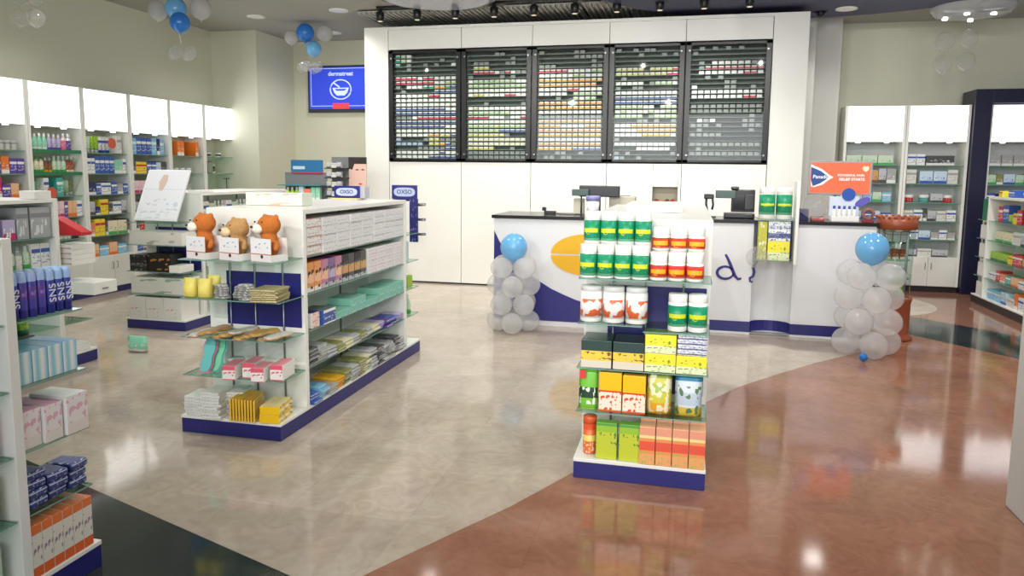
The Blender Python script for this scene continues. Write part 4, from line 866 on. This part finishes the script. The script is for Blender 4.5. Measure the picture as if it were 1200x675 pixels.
link('script_letter', ribbon(bowl,.028,LOGN,e), ct); link('script_letter', ribbon([(x-.01,z) for x,z in st],.032,LOGN,e), ct)
s2 = [(.69,.86),(.672,.83),(.69,.80),(.70,.76),(.68,.72),(.66,.68),(.67,.63),(.66,.59),(.63,.57),(.635,.54),(.66,.53)]
link('script_letter', ribbon(s2,.028,LOGN,e-.001), ct)
# hung display on the counter front
t = thing('hanging_shelf_display','white sided narrow display hung on the counter front with two large tubs','display rack',(.83,7.42,0))
link('side_panel', bx(.17,.2,-.06,.12,.74,1.53,WHITE,.003), t); link('rear_panel', bx(-.16,.169,.1,.12,.78,1.15,NAVY), t)
link('end_shelf', glass_me(.33,.16), t, (-.16,-.06,1.172)); link('end_shelf', glass_me(.33,.16), t, (-.16,-.06,.775))
for i in range(2): tub('large green labelled tub on the counter hung display, %s one' % ('inner','outer')[i], GG, .745+i*.155, 7.435, 1.173,.073,.3,TUBW,GLAB,TUBW,.2,(.14,.78),1,YEL)
for k in range(2): box_thing('display_carton','white and yellow carton hung on the counter front, %s one' % ('upper striped','lower yellow')[k],'box',.865,7.44,.776+(1-k)*.187,.2,.1,.186,(SW,YP)[k],(W_,YS)[k],group='cartons on the counter hung display')
box_thing('display_carton.010','slim yellow green carton at the edge of the counter hung display','box',.715,7.44,.776,.08,.1,.37,printed('ygc',(190,190,60),(),(230,230,200),4,6,.6),mat('side_olive2',(150,150,50),.4))
# balloon drooping beside
# counter top equipment
PL = mat('till_black',(24,24,28),.3); BE = mat('till_beige',(206,200,180),.5)
t = thing('till_monitor','wide black till screen seen from behind at the logo end of the counter','monitor',(-.93,7.86,1.149))
link('base', bx(-.1,.1,-.07,.07,0,.015,PL,.004), t); link('neck', bx(-.03,.03,-.02,.02,.015,.2,PL), t); link('screen_shell', bx(-.2,.23,-.03,.03,.19,.31,PL,.008), t)
t = thing('customer_display','small black pole display with green tint beside the till screen','display',(-1.12,7.8,1.149)); link('base', bx(-.04,.04,-.03,.03,0,.01,PL), t); link('pole', MB().tube([(.02,0,.01),(.02,0,.2)],.008,PL).mesh(), t); link('display_head', bx(-.08,.1,-.025,.025,.2,.27,mat('till_green',(60,84,78),.3),.006), t)
t = thing('card_reader','cream till keyboard box standing under the till screen','till box',(-1.13,7.9,1.149)); link('body', bx(-.06,.05,-.05,.05,0,.17,BE,.005), t)
t = thing('receipt_printer','beige receipt printer beside the till screen','printer',(-.70,8.02,1.149)); link('body', bx(-.12,.16,-.08,.1,0,.2,BE,.012), t); link('paper_slot', bx(-.07,.1,-.0,.012,.2,.206,PL), t)
t = thing('sweet_tub','white tub with violet lid on the counter by the till','tub',(-.95,7.6,1.149)); link('body', lathe_me(('sw',0),[(.06,0),(.068,.16)],TUBW,20), t); link('lid', lathe_me(('sw',1),[(.074,.16),(.076,.2),(.07,.21),(0,.21)],mat('violet_lid',(150,150,206),.3),20), t)
t = thing('barcode_scanner','small black hand scanner lying by the counter edge','scanner',(-1.45,7.75,1.149)); link('body', bx(-.04,.09,-.03,.03,.001,.035,PL,.008), t); link('scan_head', bx(-.06,-.02,-.035,.035,.036,.075,PL,.008), t)
tag(link('cable', MB().tube([(-1.36,7.75,1.156),(-1.3,7.72,1.155),(-1.22,7.7,1.155),(-1.15,7.75,1.155)],.005,PL).mesh()), 'thin black cable running from the hand scanner on the counter','cable')
t = thing('scanner_on_stand','black scanner upright on a curved stand near the green tub display','scanner',(.22,7.85,1.149))
link('base', bx(-.05,.07,-.04,.04,0,.014,PL,.004), t); link('stem', MB().tube([(0,0,.014),(-.015,0,.06),(-.03,0,.13),(-.03,0,.2)],.012,PL).mesh(), t); link('scan_head', bx(-.055,.045,-.03,.03,.19,.24,PL,.01), t); link('grip', MB().tube([(.03,0,.2),(.04,0,.13),(.03,0,.08)],.011,PL).mesh(), t)
t = thing('till_terminal','black till terminal with keypad and side screen in mid counter','till',(.5,7.9,1.149))
link('base', bx(-.13,.17,-.09,.1,0,.05,PL,.01), t); sc_ = link('screen_shell', bx(-.06,.17,-.03,.03,.06,.29,PL,.01), t); link('screen', bx(-.045,.09,-.034,-.031,.08,.23,mat('screen_dark',(14,14,18),.1)), sc_)
link('side_display', bx(-.22,-.02,-.05,-.01,.2,.28,mat('till_green',None),.006), t); link('top_camera', bx(-.07,.01,-.06,.0,.285,.32,PL,.012), t); link('key_block', bx(.07,.16,-.06,-.035,.09,.24,mat('key_grey',(60,60,64),.4),.004), t)
# orange sign
t = thing('orange_sign','orange sign board with blue and white chevron in a grey frame on the counter','sign',(1.465,7.9,1.149))
link('post', bx(-.02,.02,.0,.02,0,.26,GREY), t); fr_ = link('frame', bx(-.295,.295,-.01,.012,.25,.585,GREY,.004), t)
link('sign_face', bx(-.275,.275,-.013,-.0105,.27,.57,mat('sign_orange',(236,104,70),.4,emit=.35)), fr_)
BL = mat('chevron_blue',(40,80,150),.4); WH = mat('chevron_white',(244,240,240),.4,emit=.15)
link('chevron_outline', MB().plate([(-.275,.545),(-.27,.55),(-.17,.505),(-.095,.445),(-.06,.425),(-.1,.4),(-.16,.35),(-.24,.325),(-.265,.33)],-.0152,-.0132,WH).mesh(), fr_)
link('chevron', MB().plate([(-.272,.525),(-.18,.485),(-.1,.425),(-.18,.365),(-.25,.335),(-.27,.4)],-.0172,-.0154,BL).mesh(), fr_)
lettering('Panadol',.05,WH,fr_,(-.175,-.0186,.428),bold=.001)
link('heart_logo', MB().plate([(.215,.54),(.2,.52),(.21,.495),(.235,.48),(.258,.5),(.262,.525),(.25,.54),(.235,.53)],-.0155,-.0132,mat('logo_peach',(255,214,180),.4,emit=.3)).mesh(), fr_)
lettering('POWERFUL PAIN',.032,WH,fr_,(.1,-.0145,.445),bold=.0006); lettering('RELIEF STARTS',.036,WH,fr_,(.11,-.0145,.405),bold=.0012)
t = thing('sample_display','white display box with small blue topped bottles under the orange sign','display box',(1.5,7.72,1.149))
link('tray', bx(-.13,.12,-.05,.06,0,.05,TUBW,.003), t); link('backboard', bx(-.14,.13,.045,.06,.05,.24,mat('display_pale',(216,222,238),.4)), t)
link('round_topper', MB().lathe([(.062,0),(.062,.006)],mat('topper_blue',(50,90,180),.3),28).mesh(), t, (.03,.04,.26), rot=(PI/2,0,0))
link('oval_topper', MB().lathe([(.05,0),(.05,.006)],mat('topper_violet',(104,96,190),.3),28,sx=1.5,sy=.7).mesh(), t, (.16,.045,.19), rot=(PI/2,-.5,0))
for i in range(5):
    b = thing('sample_bottle','small white bottle with blue cap, %s from the card wreath under the sign' % ORD[4-i],'bottle',(1.395+i*.046,7.70,1.2),0,'sample bottles under the orange sign'); link('body', lathe_me(('sb',0),[(.017,0),(.018,.003),(.018,.06),(.01,.07)],TUBW,14), b); link('cap', lathe_me(('sb',1),[(.012,.07),(.012,.1),(0,.1)],mat('cap_blue',(60,80,180),.3),14), b)
t = thing('card_wreath','round red-brown wreath card standing beside the sample bottles','decoration',(1.70,7.68,1.149)); link('base', bx(-.05,.05,-.03,.03,0,.02,mat('wreath_red',(150,40,60),.5)), t)
B = MB(); B.tube([(.045*math.cos(q*PI/10),0,.075+.045*math.sin(q*PI/10)) for q in range(21)],.018,soft('wreath_brown',(140,96,90),.8,40,.3)); link('ring', B.mesh(), t)
box_thing('navy_carton','navy carton standing on the counter behind the hung display','box',1.12,7.85,1.149,.12,.1,.11,mat('side_navy',None),mat('side_navy',None))
box_thing('red_packet','small red and black packets at the counter edge below the balloon','packet',1.25,7.72,1.149,.12,.08,.04,pm('red'),mat('side_black',None))

# wooden round display stand
WD = soft('stained_wood',(150,76,46),.35,9,.2); t = thing('round_display_stand','round wooden display stand with glass body and scalloped wood top by the counter end','display stand',(1.99,7.80,0))
link('base', MB().lathe([(.17,0),(.175,.02),(.15,.04),(.14,.07),(.14,.36),(.15,.39),(.15,.42),(0,.42)],WD,32).mesh(), t, (0.03,0,.002))
link('glass_body', MB().lathe([(.15,.423),(.17,1.08)],glassy('stand_glass',(225,236,232),1),32).mesh(), t)
B = MB(); B.lathe([(.17,1.08),(.185,1.085),(.185,1.2),(.17,1.2),(.15,1.1),(0,1.1)],WD,32); 
for q in range(20): B.sphere((.18*math.cos(q*PI/10),.18*math.sin(q*PI/10),1.2),.016,WD,n=8)
link('top_ring', B.mesh(), t)
for q in range(4): link('post', MB().tube([(.14*math.cos(q*PI/2+.5),.14*math.sin(q*PI/2+.5),.42),(.15*math.cos(q*PI/2+.5),.15*math.sin(q*PI/2+.5),1.08)],.01,GREY).mesh(), t)
for z in (.6,.78,.95): link('shelf', MB().lathe([(.14,z),(.14,z+.006),(0,z+.006)],GLASS,28).mesh(), t)
for i,(z,c,h) in enumerate(((.423,'lime',.16),(.607,'white',.12),(.787,'rust',.1),(.957,'offwhite',.1))):
    for k in range(3):
        tag(link('small_carton', item_me('carton',c,.058,h,.05), None, (1.99-.07+k*.07,7.80,z+.0015)), '%s small carton, %s on the %s level inside the round wooden stand' % (c,ORD[k],ORD[i]), 'box','cartons inside the round stand')

# ------------------------------------------------------------------ balloons
CLB = glassy('clear_balloon',(252,252,252),1,.06,(250,250,250),.34)
BLB = mat('blue_balloon',(110,180,232),.12,spec=.7); BLD = mat('deep_blue_balloon',(40,120,206),.15); WTB = glassy('white_balloon',(240,240,240),1,.08,(226,224,222),.75)
CLT = glassy('faint_balloon',(250,250,250),1,.05,(230,230,230),.16)
def balloon(label, c, r, m, group, rot=(0,0,0), name='balloon'):
    key = ('bal',m.name,round(r,3))
    if key not in _G:
        pr = [(.03,-1.2),(.06,-1.1),(.3,-.98)]+[(math.cos(a),math.sin(a)*1.03) for a in [-1.15+q*(1.15+PI/2)/14 for q in range(15)]]
        _G[key] = MB().lathe([(max(0,q*r),z*r) for q,z in pr],m,28).mesh('balloon')
        _G[key+('k',)] = MB().lathe([(.0,-1.3*r),(.075*r,-1.28*r),(.03*r,-1.2*r)],m,10).mesh('knot')
    t = thing(name,label,'balloon',c,0,group,rot); link('skin',_G[key],t); link('knot',_G[key+('k',)],t); return t
def column(cx,cy,cz,R,r,where,layers=4,dz=.182):
    for l in range(layers):
        for q in range(4):
            a = q*PI/2 + (PI/4 if l%2 else 0) + .15
            balloon('clear balloon, %s ring from the floor, %s round the column %s' % (ORD[l],ORD[q],where),(cx+R*math.cos(a),cy+R*math.sin(a),cz+l*dz+r),r,CLB,'clear balloons of the column '+where,rot=(0,PI/2-.12,a))
column(-1.66,7.07,.004,.156,.108,'by the navy wave')
balloon('light blue balloon crowning the column by the navy wave',(-1.66,7.07,.85),.135,BLB,'light blue balloons on columns')
column(1.60,7.0,.004,.173,.12,'by the wooden stand',dz=.2)
balloon('light blue balloon crowning the column by the wooden stand',(1.60,7.0,.955),.14,BLB,'light blue balloons on columns')
balloon('deep blue small balloon at the foot of the column by the wooden stand',(1.52,6.70,.046),.034,BLD,None)
def cluster(where,c,items,tail,zt):
    for i,(dx,dy,dz,r,m,nm) in enumerate(items): balloon('%s balloon, %s of the ceiling bunch %s' % (nm,ORD[i],where),(c[0]+dx,c[1]+dy,c[2]+dz),r,m,'ceiling balloons '+where,name='floating_balloon')
    tag(link('hanging_string', MB().tube([(c[0]-.03,c[1]+.1,c[2]-.2),(c[0]-.03,c[1]+.1,c[2]-.26),(tail[0],tail[1],tail[2]+.12)],.004,mat('string_white',(226,226,220),.6)).mesh()),'white string hanging from the ceiling bunch '+where,'string')
    for i in range(4):
        a = i*PI/2; balloon('faint clear balloon, %s in the hanging bunch %s' % (ORD[i],where),(tail[0]+.12*math.cos(a),tail[1]+.12*math.sin(a),tail[2]),.08,CLT,'faint clear balloons '+where,name='floating_balloon')
cluster('over the lit shelving',(-6.37,8.3,3.6),[(0,.02,.0,.13,BLB,'light blue'),(.14,-.1,-.2,.12,BLD,'deep blue'),(-.27,.02,-.02,.12,WTB,'white'),(.3,.1,.0,.13,WTB,'white')],(-6.45,8.5,3.08),0)
cluster('over the wall screen',(-5.5,10.1,3.56),[(-.05,-.02,.03,.13,BLD,'deep blue'),(.07,.0,-.2,.11,BLB,'light blue'),(-.29,0,-.03,.1,WTB,'white'),(.22,.05,.02,.12,WTB,'white')],(-5.5,10.1,3.1),0)
for i,(x,y,z) in enumerate(((-6.86,6.5,3.14),(-6.66,6.5,3.13),(-6.86,6.5,3.35),(-6.66,6.5,3.35))): balloon('faint clear balloon, %s of the high bunch above the frame edge bay' % ORD[i],(x,y,z),.09,CLT,'faint clear balloons high above the frame edge bay',name='floating_balloon')  # these bunches float free in mid-air, with no string
for i,(x,y,z) in enumerate(((3.08,10.5,3.28),(3.34,10.5,3.31),(3.33,10.5,3.03),(3.07,10.5,3.0))): balloon('faint clear balloon, %s of the bunch under the round ceiling lamp' % ORD[i],(x,y,z),.11,CLT,'faint clear balloons under the round ceiling lamp',name='floating_balloon')
balloon('clear balloon floating low beside the counter hung display',(.66,7.22,.82),.1,CLT,None,rot=(.3,.4,0),name='floating_balloon')  # floats free, nothing ties it to the display
balloon('large clear balloon resting on the counter beside the orange sign',(1.2,7.60,1.29),.12,CLT,None,rot=(0,1.2,0))

# ------------------------------------------------------------------ screen on the wall
t = thing('wall_screen','blue lit wall screen with a white circular mortar symbol','screen',(-5.80,11.6,2.95))
link('shell', bx(-.56,.56,0,.049,-.39,.39,mat('screen_shell',(52,56,66),.3),.004), t)
sf = link('screen_face', bx(-.53,.54,-.004,-.0005,-.33,.36,mat('screen_blue',(44,66,190),.3,emit=.75)), t)
SWH = mat('screen_white',(190,206,240),.4,emit=.6); SRD = mat('screen_red',(214,60,70),.4,emit=.7)
for q in ((-.5,.52,.335,.343),(-.5,.52,-.285,-.277)): link('thin_line', bx(q[0],q[1],-.0065,-.0045,q[2],q[3],SWH), sf)
link('thin_line', bx(-.5,-.492,-.0065,-.0045,-.277,.335,SWH), sf)
lettering('dermatreat',.1,SWH,sf,(.05,-.0065,.25),bold=.002)
B = MB(); B.tube([(.05+.19*math.cos(q*PI/16),-.008,-.01+.16*math.sin(q*PI/16)) for q in range(33)],.011,SWH,6); link('circle_symbol', B.mesh(), sf)
link('mortar_symbol', MB().plate([(-.1,.02),(.2,.02),(.17,-.06),(.12,-.11),(-.02,-.11),(-.07,-.06)],-.0085,-.005,SWH).mesh(), sf)
link('mortar_gap', MB().plate([(-.06,-.0),(.16,-.0),(.12,-.03),(-.02,-.03)],-.0105,-.0088,mat('screen_blue',None)).mesh(), sf)
link('pestle_symbol', MB().tube([(-.08,-.008,.1),(.03,-.008,.03)],.014,SWH,6).mesh(), sf)
link('red_button', bx(-.1,.2,-.0085,-.0045,-.33,-.235,SRD), sf)

# ------------------------------------------------------------------ ceiling fittings
def spotlight(x,y,z,energy,size=2.2,tgt=(0,0,-1),rad=.06,col=(1,.96,.9)):
    l = bpy.data.lights.new('lamp','SPOT'); l.energy = energy; l.spot_size = size; l.spot_blend = .8; l.shadow_soft_size = rad; l.color = col  # serves the real ceiling fittings and the added fill spots alike
    o = bpy.data.objects.new('lamp_or_fill_light', l); COL.objects.link(o); o.location = (x,y,z); o.rotation_euler = Vector(tgt).to_track_quat('-Z','Y').to_euler(); return o
DL = [(-6.05,9.6),(-4.70,9.45),(-5.54,10.94),(1.83,10.1),(-5.9,6.4),(-3.6,6.6),(-1.4,6.2),(.8,5.6),(3.0,8.6),(3.0,5.8),(-3.8,4.2),(-1.2,3.6),(1.4,3.6),(-5.9,4.0),(4.9,8.2),(-3.0,8.3),(0,8.3)]
for i,(x,y) in enumerate(DL):
    z = H-.001 if not (x>-.5 and 5<y<10.5 and (x-1.45)**2+(y-7.72)**2 < 8.6) else H-.101
    if i < 4:
        t = thing('downlight','round recessed ceiling downlight, %s one' % ('above the lit shelving corner','in front of the wall screen','nearest the wall screen','beside the camera dome')[i],'ceiling light',(x,y,z),0,'recessed ceiling downlights')
        link('trim_ring', MB().lathe([(.13,0),(.13,-.012),(.1,-.012)],TUBW,28).mesh(), t); link('lamp_disc', MB().lathe([(.098,-.002),(.098,-.008),(0,-.008)],LAMP,24).mesh(), t)
    spotlight(x,y,z-.04,(130 if y>5 else 70) if i not in (0,1,2,3) else 55,2.5,rad=.12)
# round ceiling lamp with four lamps
t = thing('round_ceiling_lamp','large round glossy ceiling lamp with four small bulbs','ceiling light',(3.30,10.3,H-.001))
link('drum', MB().lathe([(.46,0),(.46,-.12),(.4,-.19),(.2,-.215),(0,-.22)],mat('drum_gloss',(176,178,180),.12),48).mesh(), t)
for (a,b) in ((-.27,.1),(-.12,-.2),(.06,.24),(.18,-.16)): link('bulb', MB().lathe([(.03,0),(.03,-.015),(0,-.015)],LAMP,16,c=(a,b,-.212)).mesh(), t)
# camera dome
t = thing('security_camera','white security camera hanging from the ceiling near the panelled wall end','camera',(1.55,10.25,H)); link('mount', bx(-.09,.09,-.06,.06,-.1,0,TUBW,.01), t); link('dome', MB().sphere((.01,-.01,-.12),.05,BLACKM,n=16).mesh(), t)
# spot track
t = thing('light_track','black ceiling track running above the panelled wall','ceiling track',(-1.6,9.35,H-.001)); link('rail', bx(-2.5,2.6,-.02,.02,-.03,0,BLACKM), t)
for i in range(10):
    x = -4.05+i*.52
    s = thing('track_spotlight','black track spotlight, %s from the wall screen end' % ORD[i],'spotlight',(x,9.35,H-.031),0,'black track spotlights')
    link('adapter', bx(-.02,.02,-.02,.02,-.03,0,BLACKM), s); link('head', MB().lathe([(.035,-.16),(.05,-.15),(.055,-.05),(.03,-.03)],BLACKM,18).mesh(), s)
    link('lens', MB().lathe([(.033,-.1605),(.033,-.163),(0,-.163)],mat('lens_dim',(200,190,160),.3,emit=1.0),14).mesh(), s)
    if i%2==0: spotlight(x,9.30,H-.21,60,1.9,(0,-.12 if i%4 else .06,-1),.04)
# added area light behind the viewer: unseen cool fill on the front faces
l = bpy.data.lights.new('front_fill','AREA'); l.shape='RECTANGLE'; l.size = 8; l.size_y = 2.2; l.energy = 130; l.spread = 1.9; l.color=(.95,.98,1)
o = bpy.data.objects.new('front_fill_light', l); COL.objects.link(o); o.location = (-.5,-2.4,2.2); o.rotation_euler = (PI/2+.12,0,0)

for i,(x,y) in enumerate(((-3.2,-.8),(-.6,-1.0),(2.2,-.8))): spotlight(x,y,3.5,330,1.25,(-.12*x-.1,1,-.22),.04)  # added spots behind the viewer, without fittings, as frontal fill
for x in (-5.2,-3.0,-.9,1.2,3.0): spotlight(x,5.4,3.6,(170 if abs(x)<4 and x<2 else 110),1.12,(.0,1,-.52),.025)  # added unseen spots in mid-room to brighten the back wall and cabinets
w = bpy.data.worlds.new('world'); SC.world = w; w.use_nodes = True
w.node_tree.nodes['Background'].inputs[0].default_value = (.9,.95,1,1); w.node_tree.nodes['Background'].inputs[1].default_value = .35
